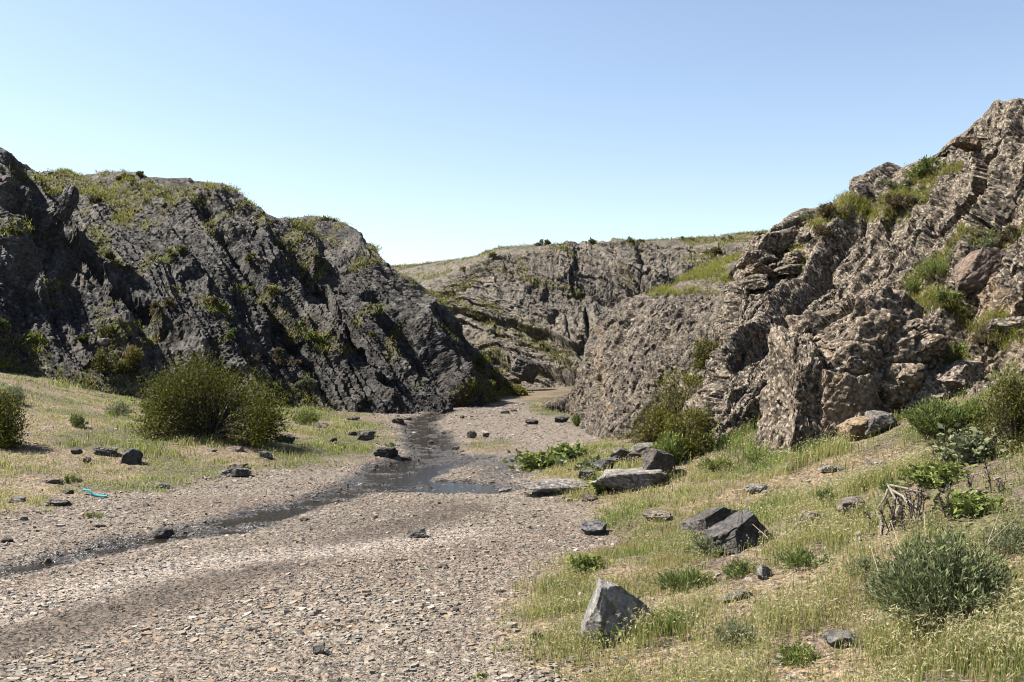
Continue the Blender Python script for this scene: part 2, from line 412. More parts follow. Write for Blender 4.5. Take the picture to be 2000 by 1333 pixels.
def spots(pxy, lst, wob):
    """soft mask of elongated patches: (px, py, rx, ry, angle) around points of the surface"""
    m = np.zeros(pxy.shape[:2])
    for px, py, rx, ry, an in lst:
        c, s = math.cos(R(an)), math.sin(R(an)); dx, dy = pxy[..., 0] - px, pxy[..., 1] - py
        m = np.maximum(m, sst(1.25, 0.6, np.hypot((dx * c + dy * s) / rx, (-dx * s + dy * c) / ry) + wob))
    return m

# ---- left hillside: dark slate dipping to the right
ridge = PW([(-700,100,29),(-350,190,29.5),(-150,240,30),(0,293,31),(65,333,33.5),(150,337,36),(230,338,36),(330,345,35.5),(420,356,35.5),(500,403,36),(545,426,36.5),(610,424,38.5),(690,452,38),(704,488,37),(790,538,37.5),(860,598,38.3),(930,680,39),(1000,746,40),(1065,793,41),(1120,815,42)])
brow = PW([(-700,260,26.5),(-350,300,27.5),(-150,330,28.2),(0,360,29),(65,395,30.5),(150,412,32),(230,402,32.8),(330,400,33.3),(420,415,33.5),(500,452,34),(550,475,34.3),(610,495,35.2),(680,520,35.2),(715,550,35),(790,600,35.5),(860,655,36.5),(925,715,38),(990,765,39.4),(1064,798,40.8),(1120,816,42)])
foot = PW([(-700,830,16),(-350,800,20),(-150,790,22),(0,770,23.5),(50,768,24),(130,778,24.2),(210,782,24.5),(300,792,25),(395,802,25.8),(480,809,26.8),(545,815,27.5),(630,818,28.2),(740,819,28.8),(800,816,29.3),(858,815,30),(900,809,31),(945,802,33),(1000,796,36.5),(1066,800,40.6),(1120,817,42)])
under = foot + np.array([0.6, -1.0, -0.9])
bk1 = ridge + np.array([-1.2, 4.0, 0.05]) ; bk2 = ridge + np.array([-5, 16, -1.0])
n_h = np.array([0.42, -0.67, 0.62]); n_h /= np.linalg.norm(n_h)
prof = [0.25 * n_h, 0.1 * n_h]
g = sheet([bk2, bk1, ridge, brow] + rows_between(brow, foot, (0.36, 0.7), prof) + [foot, under], 0.055 / QF, [0.4, 0.12, 0.06, 0.045, 0.045, 0.045, 0.12])
base = g.copy(); N = normals(blur(g, 8)); N *= np.sign((N @ n_h))[..., None]
sx, tx = frame(n_h, P(350., 400., 34.), P(485., 610., 30.5))
wq = base + 0.28 * np.stack([fbm(base / 2.2, 3, 61), fbm(base / 2.2 + 9, 3, 62), fbm(base / 2.2 + 19, 3, 63)], -1)
s_ = wq @ sx; t_ = wq @ tx; pxy = np.stack(proj(base), -1)
scree = sst(0.05, 0.4, n2(s_, t_, 2.2, 3, 64) * 1.0 + 0.25 * n2(s_, t_, 0.8, 2, 641))
scree = np.maximum(scree, spots(pxy, [(120, 740, 170, 45, 8), (600, 770, 110, 28, 35), (420, 560, 60, 150, -32), (300, 520, 60, 160, -38), (560, 640, 40, 190, -35), (70, 690, 120, 40, 15)], 0.5 * n2(s_, t_, 0.9, 3, 65)))
rock = 1 - 0.72 * scree
rib = fbm(np.stack([s_ / 1.9, t_ / 8.5, s_ * 0], -1), 4, 66, 0.55)
rdg = fbm(np.stack([s_ / 2.6, t_ / 11, s_ * 0 + 3], -1), 3, 67, 0.5, True)
sg = np.sign(sx[0]) ; S_ = s_ * sg
def saw(s, t, T, L, seed, joint=0.5):
    i = np.floor(s / T).astype(np.int64); f = s / T - i
    tt = t / (L * (0.6 + 0.8 * h1(i, seed + 5))) + 13 * h1(i, seed); j = np.floor(tt).astype(np.int64); kk = sst(0, 0.12, tt - j)
    am = (1 - joint) * h1(i, seed) + joint * (h2(i, j - 1, seed + 1) * (1 - kk) + h2(i, j, seed + 1) * kk)
    return am * np.minimum(f, (1 - f) * 7) 
def slabs(lst, wob):
    m = 0
    for px, py, rx, ry, an, amp in lst:
        c_, s2 = math.cos(R(an)), math.sin(R(an)); dx, dy = pxy[..., 0] - px, pxy[..., 1] - py
        uu = (dx * c_ + dy * s2) / rx + wob * 0.6; vv = (-dx * s2 + dy * c_) / ry + wob
        m = m + amp * np.clip((1.3 - vv) / 2.3, 0, 1) * sst(-1.12, -0.95, vv) * sst(1.2, 0.95, np.abs(uu)) * (vv < 1.3)
    return m
fL, idL = facets(s_ / 1.5, t_ / 4.2, 681, 1.3, 0.12); fM, idM = facets(s_ / 0.8, t_ / 1.9, 682, 1.3, 0.15)
wb = 0.22 * n2(s_, t_, 1.4, 3, 683)
h = slabs([(435,520,150,16,57,.4),(560,488,60,32,15,.35),(605,590,110,34,62,.5),(775,640,175,34,56,.7),(40,350,95,30,48,.4),(95,420,80,26,50,.5),(370,690,60,22,58,.4),(835,600,70,22,48,.6),(700,700,120,22,60,.35),(480,440,90,24,52,.35),(180,560,150,24,52,.45),(300,440,100,22,52,.3),(880,720,110,26,48,.4),(760,770,60,24,60,.35),(650,700,100,20,62,.3)], wb)
h += 0.74 * (saw(S_ + 0.6 * wb, t_, 1.75, 10, 684, 0.4) - 0.3) * (0.35 + 0.65 * rock) + 0.36 * saw(S_ + 0.3 * wb, t_, 0.68, 5.5, 685, 0.4) * (0.35 + 0.65 * rock) + 0.13 * saw(S_, t_, 0.23, 2.2, 686) + 0.05 * saw(S_, t_, 0.1, 0.9, 687)
h += 0.14 * rib + 0.08 * fL * (0.4 + 0.6 * rock) + 0.07 * fM * rock + 0.16 * (strata(t_, s_, 0.7, 1.3, 68, 0.12, 0.7) - 0.5) * rock
fa, ida = facets(s_ / 0.4, t_ / 0.85, 71); fb, idb_ = facets(s_ / 0.15, t_ / 0.3, 72); fc, idc = facets(s_ / 0.08, t_ / 0.13, 73)
h += 0.09 * fa * rock + 0.05 * fb * (0.6 + 0.4 * rock) + 0.035 * fc + 0.02 * fbm(base / 0.25, 3, 74)
h -= 0.2
ramp_end = sst(1090, 1040, pxy[..., 0])
gully = spots(pxy, [(195, 540, 24, 230, -52), (640, 600, 22, 200, -38), (80, 380, 22, 90, -42), (510, 560, 16, 210, -32), (820, 700, 20, 130, -42)], 0.35 * n2(s_, t_, 0.7, 2, 75))
h -= 0.75 * gully
far_ = (np.arange(g.shape[0]) < 0)[:, None]
g = g + N * (h * ramp_end * np.interp(VPAR, [0, 1, 2, 3, 9], [.2, .3, .38, .85, 1]) * sst(-1.2, 0.4, base[..., 2] - (-0.4)))[..., None]
# colours
c = np.broadcast_to(np.array([0.078, 0.067, 0.058], np.float32), g.shape).copy()
c = mix3(c, (0.118, 0.093, 0.068), sst(-0.1, 0.5, fbm(base / 1.4, 4, 76)))
c = mix3(c, (0.15, 0.135, 0.12), rock * sst(0.52, 0.8, ida + 0.25 * n2(s_, t_, 1.5, 2, 77)))
c = mix3(c, (0.23, 0.22, 0.21), 0.8 * (idb_ > 0.86))
c = mix3(c, (0.03, 0.0275, 0.027), scree * 0.9)
c = mix3(c, (0.22, 0.215, 0.21), scree * (idc > 0.90) * 0.9)
HG_left = np.maximum(spots(pxy, [(160, 360, 110, 22, 5), (230, 375, 60, 18, 20), (330, 372, 70, 14, 8), (600, 445, 60, 9, 22), (650, 465, 40, 8, 30), (200, 470, 14, 40, -40), (225, 500, 10, 26, -40), (430, 600, 50, 10, 30), (520, 740, 60, 9, 38), (610, 655, 40, 10, 45), (20, 450, 40, 14, 20), (70, 670, 30, 14, 40), (1010, 770, 60, 20, 15), (935, 715, 30, 10, 35)], 0.7 * n2(s_, t_, 0.8, 3, 78)),
    0.85 * sst(0.26, 0.45, n2(base[..., 0], base[..., 2], 0.55, 3, 79) + 0.12 * sst(500, 380, pxy[..., 1])))
HG_left = np.maximum(HG_left, sst(0.9, 0.1, base[..., 2] - gmacro(base[..., 0], base[..., 1]) + 0.9 * n2(base[..., 0], base[..., 1], 0.9, 3, 80)) * sst(700, 560, pxy[..., 0]))
c = mix3(c, (0.17, 0.15, 0.055), 0.6 * HG_left)
finish('left_hill', g, c, M_left, 'dark slate hillside with diagonal ribs and scree on the left of the valley')

# ---- far hill closing the valley
ridge = PW([(600,545,82),(700,533,80),(770,520,76),(850,512,72),(920,502,66),(970,485,62),(1060,474,60),(1160,473,60),(1260,467,60),(1350,465,61),(1440,458,62),(1540,449,62),(1700,440,62),(2000,430,60)])
brow = PW([(600,600,72),(700,570,68),(780,545,63),(850,548,59),(905,532,56),(960,508,54),(1040,498,52.5),(1130,497,52),(1230,492,52),(1330,500,52),(1430,498,52),(1530,490,52),(1700,480,52),(2000,480,52)])
foot = PW([(600,770,54),(700,765,52),(780,772,50),(850,782,48),(900,790,47),(960,795,45),(1030,799,43.5),(1090,801,42),(1150,801,41),(1250,801,40),(1350,801,40),(1450,801,40),(1700,801,40),(2000,801,40)])
n_h = np.array([-0.25, -0.72, 0.65]); n_h /= np.linalg.norm(n_h)
g = sheet([ridge + [4, 40, -2.5], ridge + [0.5, 8, 0.1], ridge, brow] + rows_between(brow, foot, (0.33, 0.68), [0.5 * n_h, 0.2 * n_h]) + [foot, foot + [0, -1.5, -1.2]], 0.07 / QF, [1.2, 0.3, 0.12, 0.075, 0.075, 0.075, 0.3])
base = g.copy(); N = normals(blur(g, 8)); N *= np.sign((N @ n_h))[..., None]; pxy = np.stack(proj(base), -1)
sx, tx = frame(n_h, P(860., 590., 50.), P(1130., 745., 46.))
wq = base + 0.9 * np.stack([fbm(base / 4, 3, 161), fbm(base / 4 + 9, 3, 162), fbm(base / 4 + 19, 3, 163)], -1)
s_ = wq @ sx; t_ = wq @ tx; vx = wq[..., 0]; vz = wq[..., 2]
top = sst(0.0, 3.0, base[..., 1] - 55.5 - 1.5 * (base[..., 0] < -2))
rock = 1 - top
fL, idL = facets(vx / 3.0, vz / 3.6, 681, 1.5, 0.1)
sg = np.sign(sx[2]); S_ = -s_ * sg
col_r = fbm(np.stack([vx / 0.9, vz / 4.5, s_ * 0], -1), 3, 166, 0.55, True)
h = 0.5 * fbm(base / 5, 3, 164) + 0.3 * fL * rock + rock * (0.85 * (saw(S_, t_, 1.9, 13, 165, 0.4) - 0.3) + 0.4 * saw(S_, t_, 0.7, 4, 167, 0.5) + 0.14 * saw(S_, t_, 0.25, 1.6, 1671, 0.5) + 0.16 * col_r)
fa, ida = facets(vx / 0.7, vz / 1.1, 168); fb, idb_ = facets(vx / 0.28, vz / 0.42, 169); fc, idc = facets(vx / 0.13, vz / 0.17, 170)
h += rock * (0.2 * fa + 0.08 * fb) + 0.035 * fc + 0.03 * fbm(base / 0.4, 3, 171)
h -= 0.2
cave = spots(pxy, [(1085, 620, 14, 22, 10), (1255, 520, 10, 14, 0), (1150, 650, 3, 40, -8), (1090, 700, 60, 3, 48), (1040, 555, 18, 9, -30)], 0.35 * n2(vx, vz, 0.8, 2, 172))
h -= 0.35 * cave
g = g + N * (h * np.interp(VPAR, [0, 1, 2, 3, 9], [.1, .3, .45, 1, 1]) * sst(-1.5, 0.3, base[..., 2]) * (1 - 0.85 * sst(8, 20, np.abs(base[..., 1] - 55) - 8)))[..., None]
c = np.broadcast_to(np.array([0.225, 0.19, 0.15], np.float32), g.shape).copy()
c = mix3(c, (0.165, 0.14, 0.115), sst(-0.1, 0.4, fbm(base / 2.5, 4, 173)))
c = mix3(c, (0.29, 0.25, 0.2), 0.8 * sst(0.6, 0.9, ida)); c = mix3(c, (0.12, 0.115, 0.11), 0.7 * (idb_ < 0.16))
HG_far = np.maximum(spots(pxy, [(1040, 540, 60, 7, 22), (1120, 570, 40, 7, 25), (880, 570, 60, 9, -28), (860, 600, 30, 8, 30), (940, 620, 60, 9, 38), (1040, 665, 50, 8, 25), (1090, 690, 50, 9, 30), (1100, 715, 40, 9, 35), (970, 690, 40, 8, 35), (1370, 510, 60, 14, -15), (1410, 535, 60, 8, 0), (1340, 585, 90, 6, 2), (1215, 478, 40, 8, 25), (1010, 775, 70, 16, 10), (1100, 500, 40, 7, 15), (960, 600, 40, 6, 30)], 0.6 * n2(vx, vz, 1.2, 3, 174)), 0.95 * top * (0.25 + 0.75 * sst(-0.12, 0.2, n2(base[..., 0], base[..., 1], 2.2, 4, 176))))
HG_far = np.maximum(HG_far, 0.6 * sst(0.4, 0.6, n2(base[..., 0], base[..., 2], 1.4, 3, 175)))
c = mix3(c, (0.22, 0.19, 0.09), 0.85 * HG_far)
finish('far_hill', g, c, M_far, 'grey brown rocky hill with a grassy top closing the valley')

# ---- rock wall in the middle, behind the bushes
top = PW([(1060,796,33),(1112,770,29.5),(1142,705,27.5),(1166,640,25.8),(1215,596,24.2),(1300,578,22.9),(1380,582,22.3),(1450,562,21.5),(1600,540,21)])
foot = PW([(1060,812,31.5),(1106,815,29),(1128,838,25.5),(1162,864,21.5),(1205,874,20.3),(1265,876,19.8),(1335,884,19),(1430,894,18),(1600,900,17)])
b1 = P(*np.array([(1075,797,36),(1128,774,31.5),(1160,705,30),(1185,648,28.5),(1230,596,28),(1310,568,28),(1390,538,28),(1460,515,28),(1600,500,28)], float).T)
b2 = P(*np.array([(1100,798,42),(1160,775,39),(1200,712,40),(1235,665,41),(1275,600,42),(1330,552,44),(1405,515,46),(1475,492,46),(1600,480,46)], float).T)
n_h = np.array([-0.68, -0.65, 0.33]); n_h /= np.linalg.norm(n_h)
g = sheet([b2, b1, top] + rows_between(top, foot, (0.33, 0.68), [0.25 * n_h, 0.1 * n_h]) + [foot, foot + [0, -0.6, -0.7]], 0.03 / QF, [0.15, 0.07, 0.03, 0.03, 0.03, 0.1])
base = g.copy(); N = normals(blur(g, 8)); N *= np.sign((N @ n_h))[..., None]; pxy = np.stack(proj(base), -1)
wq = base + 0.3 * np.stack([fbm(base / 1.2, 3, 261), fbm(base / 1.2 + 9, 3, 262), fbm(base / 1.2 + 19, 3, 263)], -1)
sx, tx = frame(n_h, P(1180., 800., 25.), P(1300., 600., 27.)); s_ = wq @ sx; t_ = wq @ tx
fa, ida = facets(s_ / 0.5, t_ / 0.9, 264, 0.7, 0.12); fb, idb_ = facets(s_ / 0.16, t_ / 0.24, 265); fc, idc = facets(s_ / 0.07, t_ / 0.09, 266)
rock = 0.22 + 0.6 * sst(1230, 1150, pxy[..., 0] + 0.6 * (pxy[..., 1] - 700))
h = 0.18 * fbm(base / 2.4, 3, 267) + 0.4 * (strata(s_, t_, 0.9, 3, 268, 0.1, 0.4) - 0.5) * rock + 0.12 * fa * rock + 0.045 * fb + 0.022 * fc + 0.025 * fbm(base / 0.16, 3, 269)
g = g + N * (h * sst(-0.9, 0.2, base[..., 2]))[..., None]
c = np.broadcast_to(np.array([0.20, 0.158, 0.116], np.float32), g.shape).copy()
c = mix3(c, (0.19, 0.15, 0.118), sst(-0.1, 0.4, fbm(base / 0.9, 4, 270))); c = mix3(c, (0.42, 0.35, 0.265), 0.75 * (idc > 0.8)); c = mix3(c, (0.115, 0.095, 0.08), 0.75 * (idc < 0.22))
c = mix3(c, (0.36, 0.25, 0.15), 0.75 * spots(pxy, [(1172, 690, 7, 60, -6), (1180, 770, 6, 50, -10), (1192, 800, 14, 8, 40), (1120, 800, 8, 40, 25)], 0.9 * fbm(base / 0.3, 3, 271)))
HG_mid = np.maximum(spots(pxy, [(1340, 576, 100, 6, 2), (1400, 540, 70, 14, 0), (1380, 515, 50, 12, -10), (1290, 860, 80, 14, 5)], 0.5 * n2(s_, t_, 0.6, 3, 272)), 0.7 * sst(31, 34, base[..., 1]) * sst(-0.1, 0.3, n2(base[..., 0], base[..., 1], 1.5, 2, 273)))
c = mix3(c, (0.2, 0.18, 0.08), 0.8 * HG_mid)
finish('rock_wall', g, c, M_wall, 'leaning grey brown rock wall behind the yellow green bushes', 'rock wall')

# ---- right cliff
fp = [(1352,915),(1420,905),(1500,890),(1560,875),(1630,855),(1690,835),(1770,802),(1850,780),(1900,768),(1950,752),(2000,738),(2050,725),(2190,705),(2500,660)]
r_4 = np.array([Gp(a, b) for a, b in fp])
def dmap(px, D):
    f = np.interp(px, [a for a, b in fp], r_4[:, 1]); return f + (np.asarray(D, float) - f) * 0.70
def PW(lst):
    a = np.array(lst, float); return P(a[:, 0], a[:, 1], dmap(a[:, 0], a[:, 2]))
r_top = PW([(1478,455,21),(1500,455,21.2),(1535,422,22),(1600,399,22),(1656,376,22),(1668,350,22),(1740,325,21.5),(1830,299,20.5),(1872,286,18.6),(1912,230,17),(1948,194,16.5),(2010,190,16),(2150,165,15),(2500,120,13.5)])
r_1 = PW([(1447,552,19),(1500,546,19),(1550,522,19),(1610,492,18.8),(1670,470,18.6),(1700,456,18.5),(1762,432,18),(1832,412,17.3),(1880,392,16.4),(1930,362,15.4),(1970,342,15),(2020,332,14.5),(2160,300,13.5),(2500,270,12)])
r_2 = PW([(1427,650,16.5),(1480,640,16.3),(1530,620,16.2),(1590,600,16),(1650,580,15.8),(1700,565,15.5),(1770,550,15),(1840,540,14.5),(1890,520,14),(1940,500,13.6),(1980,490,13.2),(2030,480,12.8),(2170,460,12),(2500,440,10.5)])
r_3 = PW([(1403,757,14),(1450,755,13.7),(1500,750,13.5),(1560,740,13.3),(1620,720,13.1),(1690,700,13),(1770,680,12.8),(1840,665,12.5),(1895,650,12.2),(1945,640,12),(1990,630,11.6),(2040,620,11.2),(2180,600,10.4),(2500,590,9)])
print('cliff foot', np.round(r_4, 2).tolist())
def padl(r, o1, o2): return np.concatenate([[r[0] + o2, r[0] + o1], r])
rows = [padl(r, np.array(a, float), np.array(b, float)) for r, a, b in (
    (r_top + [1, 9, -0.6], [0.3, 2, -.3], [1, 5, -1]), (r_top + [0.3, 1.6, 0.0], [0.2, 1.8, -.3], [1, 5, -1]), (r_top, [0.05, 1.3, -.2], [0.8, 4, -.6]), (r_1, [0.1, 1.6, -.2], [0.8, 5, -.4]), (r_2, [0.25, 2, -.2], [1, 5, -.3]),
    (r_3, [0.35, 1.8, -.2], [1.2, 4.5, -.2]), (r_4, [0.5, 1.2, 0], [1.4, 3.5, 0]), (r_4 + [-.1, -.5, -.8], [0.5, 1.2, 0], [1.4, 3.5, 0]))]
g = sheet(rows, 0.018 / QF, [0.15, 0.05, 0.028, 0.02, 0.018, 0.017, 0.08])
n_h = np.array([-0.6, -0.64, 0.46]); n_h /= np.linalg.norm(n_h)
base = g.copy(); N = normals(blur(g, 10)); pxy = np.stack(proj(base), -1)
mid = N[N.shape[0] // 2, N.shape[1] // 2]; N *= np.sign(mid @ n_h)
wq = base + 0.25 * np.stack([fbm(base / 1.2, 3, 361), fbm(base / 1.2 + 9, 3, 362), fbm(base / 1.2 + 19, 3, 363)], -1)
sx, tx = frame(n_h, P(1420., 780., 14.), P(1600., 560., 16.)); s_ = wq @ sx; t_ = wq @ tx
fa, ida = facets(s_ / 0.75, t_ / 1.2, 364, 0.8, 0.2); fb, idb_ = facets(s_ / 0.22, t_ / 0.32, 365); fc, idc = facets(s_ / 0.095, t_ / 0.11, 366); fd, idd = facets(s_ / 0.045, t_ / 0.05, 367)
soilm = np.maximum(spots(pxy, [(1860, 690, 60, 90, 20), (1940, 640, 70, 60, 10), (1900, 590, 50, 40, 0), (1760, 545, 80, 25, 10), (1950, 700, 90, 60, 0)], 0.6 * n2(s_, t_, 0.5, 3, 368)), 0)
ruff = fbm(base / 1.6, 3, 369)
sg = -np.sign(sx[2]); S_ = s_ * sg
h = 0.28 * fbm(base / 2.2, 3, 370) + 0.55 * (saw(S_ + 0.2 * ruff, t_, 1.5, 6, 379, 0.4) - 0.3) + 0.2 * saw(S_, t_, 0.5, 2.4, 380, 0.5) + 0.035 * saw(S_, t_, 0.17, 0.9, 381, 0.5) + 0.2 * (strata(s_, t_, 1.2, 3.2, 371, 0.07, 0.5) - 0.5) + (0.1 * (strata(s_, t_, 0.4, 1.2, 372, 0.1, 0.6) - 0.5) + 0.22 * fa) * (1 - 0.5 * soilm)
h += 0.05 * fb + 0.036 * fc + 0.018 * fd + 0.022 * fbm(base / 0.12, 3, 373)
h -= 0.12
crk = spots(pxy, [(1500, 640, 4, 130, 52), (1530, 700, 4, 70, 30), (1900, 440, 90, 3, 12), (1900, 410, 3, 60, -25), (1760, 470, 60, 3, 25), (1420, 850, 90, 3, -42), (1455, 880, 60, 3, -42), (1660, 620, 3, 60, 15)], 0.4 * n2(s_, t_, 0.3, 2, 374))
h -= 0.28 * crk
brown = spots(pxy, [(1440, 855, 85, 45, -35), (1400, 890, 60, 26, -35), (1480, 820, 50, 40, -40)], 0.3 * n2(s_, t_, 0.4, 3, 375))
h -= 0.3 * brown
g = g + N * (h * np.interp(VPAR, [0, 1, 2, 3, 9], [.2, .25, .45, 1, 1]) * sst(-0.75, -0.05, base[..., 2] - gmacro(base[..., 0], base[..., 1])))[..., None]
c = np.broadcast_to(np.array([0.235, 0.185, 0.137], np.float32), g.shape).copy()
c = mix3(c, (0.175, 0.14, 0.112), sst(-0.15, 0.35, ruff + 0.3 * fbm(base / 0.5, 2, 376)))
c = mix3(c, (0.45, 0.38, 0.285), 0.8 * (idd > 0.78)); c = mix3(c, (0.10, 0.085, 0.072), 0.8 * (idd < 0.25)); c = mix3(c, (0.32, 0.26, 0.19), 0.6 * (idc > 0.86))
c = mix3(c, (0.30, 0.225, 0.155), 0.8 * soilm)
c = mix3(c, (0.40, 0.27, 0.155), 0.7 * spots(pxy, [(1900, 610, 60, 18, 25), (1930, 560, 30, 50, 0), (1960, 590, 50, 30, 0), (1890, 280, 14, 8, 0), (1640, 560, 40, 6, 10), (1620, 745, 20, 12, 0)], 0.8 * fbm(base / 0.3, 3, 377)))
c = mix3(c, (0.10, 0.07, 0.052), 0.85 * brown)
HG_right = spots(pxy, [(1800, 560, 45, 50, 40), (1840, 520, 50, 30, -40), (1930, 470, 70, 14, -20), (1620, 430, 50, 22, 0), (1760, 370, 70, 14, -10), (1700, 400, 60, 20, 0), (1820, 330, 60, 14, -10), (1560, 500, 20, 30, 30), (1870, 690, 60, 30, 30), (1940, 640, 40, 30, 0), (1780, 580, 80, 8, 10), (1850, 600, 40, 20, 20)], 0.6 * n2(s_, t_, 0.5, 3, 378))
c = mix3(c, (0.2, 0.17, 0.09), 0.8 * HG_right)
finish('right_cliff', g, c, M_right, 'rough lichened cliff rising on the right of the valley', 'cliff')

# ------------------------------------------------------------------ boulders
_ico = {}
def ico(n):
    if n not in _ico:
        bm = bmesh.new(); bmesh.ops.create_icosphere(bm, subdivisions=n, radius=1)
        v = np.array([x.co[:] for x in bm.verts]); f = np.array([[q.index for q in y.verts] for y in bm.faces]); bm.free()
        _ico[n] = (v / np.linalg.norm(v, axis=1, keepdims=True), f)
    return _ico[n]
def rotm(rx, ry, rz): 
    from mathutils import Euler
    return np.array(Euler((R(rx), R(ry), R(rz))).to_matrix())
def unit_(v): return v / np.linalg.norm(v)
def poly_radius(u, nrm, d):
    k = u @ nrm.T
    return np.where(k > 1e-3, d / np.maximum(k, 1e-3), 1e9).min(1)
def rock(name, loc, size, rot, seed, label, cat, mat=None, col=(0.2, 0.19, 0.18), planes=None, sub=5, rough=0.05, layer=0.0, group=None, dust=None, sink=0.12, kind=None, ncut=11, chip=0.06):
    """a broken stone: a convex polytope of fracture planes, chipped and roughened"""
    rs = np.random.RandomState(seed)
    u, f = ico(sub)
    if planes is None:
        nrm = rs.normal(size=(ncut, 3)); nrm /= np.linalg.norm(nrm, axis=1, keepdims=True)
        nrm = np.concatenate([nrm, np.array([[0, 0, 1], [0, 0, -1], [1, .2, .1], [-1, -.1, .2], [0.1, 1, 0], [-.1, -1, .15]]) + rs.normal(size=(6, 3)) * 0.22])
        nrm /= np.linalg.norm(nrm, axis=1, keepdims=True)
        d = np.concatenate([rs.uniform(0.72, 1.05, ncut), rs.uniform(0.72, 0.95, 6)])
    else:
        pl = np.array(planes, float); nrm = pl[:, :3] / np.linalg.norm(pl[:, :3], axis=1, keepdims=True); d = pl[:, 3]
    r = poly_radius(u, nrm, d); p = u * r[:, None]
    so = seed * 3.7
    a = fbm(p * 1.6 + so, 4, 5); b = fbm(p * 6 + so, 4, 6)
    p = p * (1 + rough * 1.6 * a + rough * 0.9 * b)[:, None]
    if chip:
        e1, e2 = unit_(rs.normal(size=3)), unit_(rs.normal(size=3)); q1, q2_ = p @ e1 + 0.3 * (p @ e2), p @ np.cross(e1, e2) + 0.2 * a
        k1, _ = facets(q1 / 0.55, q2_ / 0.4, seed + 11, 1.2, 0.35); k2, _ = facets(q1 / 0.2, q2_ / 0.15, seed + 12, 1.2, 0.3)
        p = p * (1 + chip * k1 + 0.4 * chip * k2)[:, None]
    ll = np.zeros(len(p))
    if layer:
        B = rs.normal(size=3) * 0.25 + np.array([0, 0, 1]); B /= np.linalg.norm(B)
        s = p @ B + 0.12 * a; t = p @ np.array([0.8, 0.6, 0.1])
        ll = strata(s, t, 0.22, 1.1, seed + 3, 0.15, 0.5) - 0.5 + 0.5 * (strata(s, t, 0.08, 0.6, seed + 4, 0.2, 0.5) - 0.5)
        side = 1 - np.abs(u @ B) ** 2
        p = p * (1 + layer * ll * side)[:, None]
    p = (p * np.array(size) * 0.5) @ rotm(*rot).T
    z0 = p[:, 2].min(); p[:, 2] -= z0 + sink * (p[:, 2].max() - z0)
    c = np.broadcast_to(np.array(col, np.float32), p.shape).copy()
    c = c * (1 + 0.35 * a + 0.25 * b + 0.25 * ll)[:, None]
    if dust is not None: c = mix3(c, dust, sst(0.1, 0.5, fbm(u * 2.2 + so, 4, 9)) * 0.8)
    o = mesh_np(name, p, tris=f, col=c, mat=mat or M_stone, smooth=True)
    me = o.data
    o.location = loc
    tag(o, label, cat, group, kind)
    try: me.set_sharp_from_angle(angle=R(32))
    except Exception: pass
    return o
def gstone(px, py, wpx, hpx, seed, label, col=(0.17, 0.165, 0.16), rz=0, depth=0.8, name='boulder', cat='boulder', **kw):
    """a stone lying on the ground, foot at the pixel, seen width and height in photo pixels"""
    p = Gp(px, py); s = p[1] / F
    w_, h_ = wpx * s, hpx * s
    kw.setdefault('sub', 5 if wpx > 30 else 4)
    return rock(name, (p[0], p[1] + w_ * depth * 0.3, p[2]), (w_, w_ * depth, h_ * 1.18), (0, 0, rz), seed, label, cat, col=col, **kw)
DK = (0.125, 0.113, 0.104); GR = (0.25, 0.23, 0.20); TN = (0.33, 0.27, 0.21); PL = (0.40, 0.37, 0.33); RD = (0.22, 0.165, 0.13)
# the big leaning wedge in the foreground: bright left face, dark fractured right face
p = Gp(1190, 1262); k = p[1] / F
rock('boulder', (p[0] + 0.02, p[1] + 0.12, p[2]), (1.22, 1.1, 1.3), (0, 0, 0), 11, 'large grey wedge shaped rock with a pale left face standing in foreground grass', 'boulder', col=(0.40, 0.38, 0.355), sub=6, rough=0.06, chip=0.1, layer=0.13, sink=0.06,
     planes=[(-0.93, -0.10, 0.36, 0.20), (0.34, -0.88, 0.30, 0.155), (0.50, 0.15, 0.86, 0.235), (-0.1, 0.9, 0.3, 0.18), (0.97, 0.1, 0.1, 0.40), (0, 0, -1, 0.22), (-0.55, -0.7, -0.1, 0.22), (0.2, -0.3, 0.95, 0.26), (0.75, -0.5, 0.45, 0.30)])
p = Gp(1250, 1215); rock('stone', (p[0], p[1], p[2]), (0.17, 0.12, 0.09), (0, 20, -20), 12, 'small dark slab lying against the right end of the big foreground wedge rock', 'stone', col=GR, sink=0.2)
# the pair of dark slabs on the slope
p = Gp(1408, 1040); rock('boulder', (p[0], p[1] + 0.15, p[2]), (1.3, 1.15, 1.1), (0, 0, 0), 13, 'dark slab with dusty brown top, farther of two leaning slabs on the grass slope', 'boulder', col=DK, sub=6, rough=0.08, chip=0.11, layer=0.2, dust=(0.24, 0.20, 0.17), sink=0.15,
     planes=[(-0.5, -0.05, 0.86, 0.13), (0.3, -0.93, 0.2, 0.13), (0.9, 0.1, 0.35, 0.27), (-0.9, -0.3, 0.1, 0.33), (0, 1, 0.1, 0.18), (0, 0, -1, 0.2), (0.3, 0.3, 0.9, 0.17), (-0.6, -.6, .2, .26)])
p = Gp(1462, 1075); rock('boulder', (p[0], p[1] + 0.15, p[2]), (1.35, 1.15, 1.2), (0, 0, 0), 14, 'dark slab with jagged right end, nearer of two leaning slabs on the grass slope', 'boulder', col=(0.13, 0.122, 0.12), sub=6, rough=0.09, chip=0.13, layer=0.26, dust=(0.22, 0.185, 0.16), sink=0.15,
     planes=[(-0.52, -0.15, 0.84, 0.155), (0.35, -0.9, 0.25, 0.15), (0.75, 0.0, 0.66, 0.22), (-0.9, -0.3, 0.1, 0.33), (0, 1, 0.1, 0.2), (0, 0, -1, 0.2), (0.95, -0.2, 0.1, 0.29), (-0.5, -.7, .1, .25)])
gstone(1160, 1045, 62, 28, 15, 'small dark slate with a pale edge at the border of gravel and grass', DK, 20, rot=None) if False else None
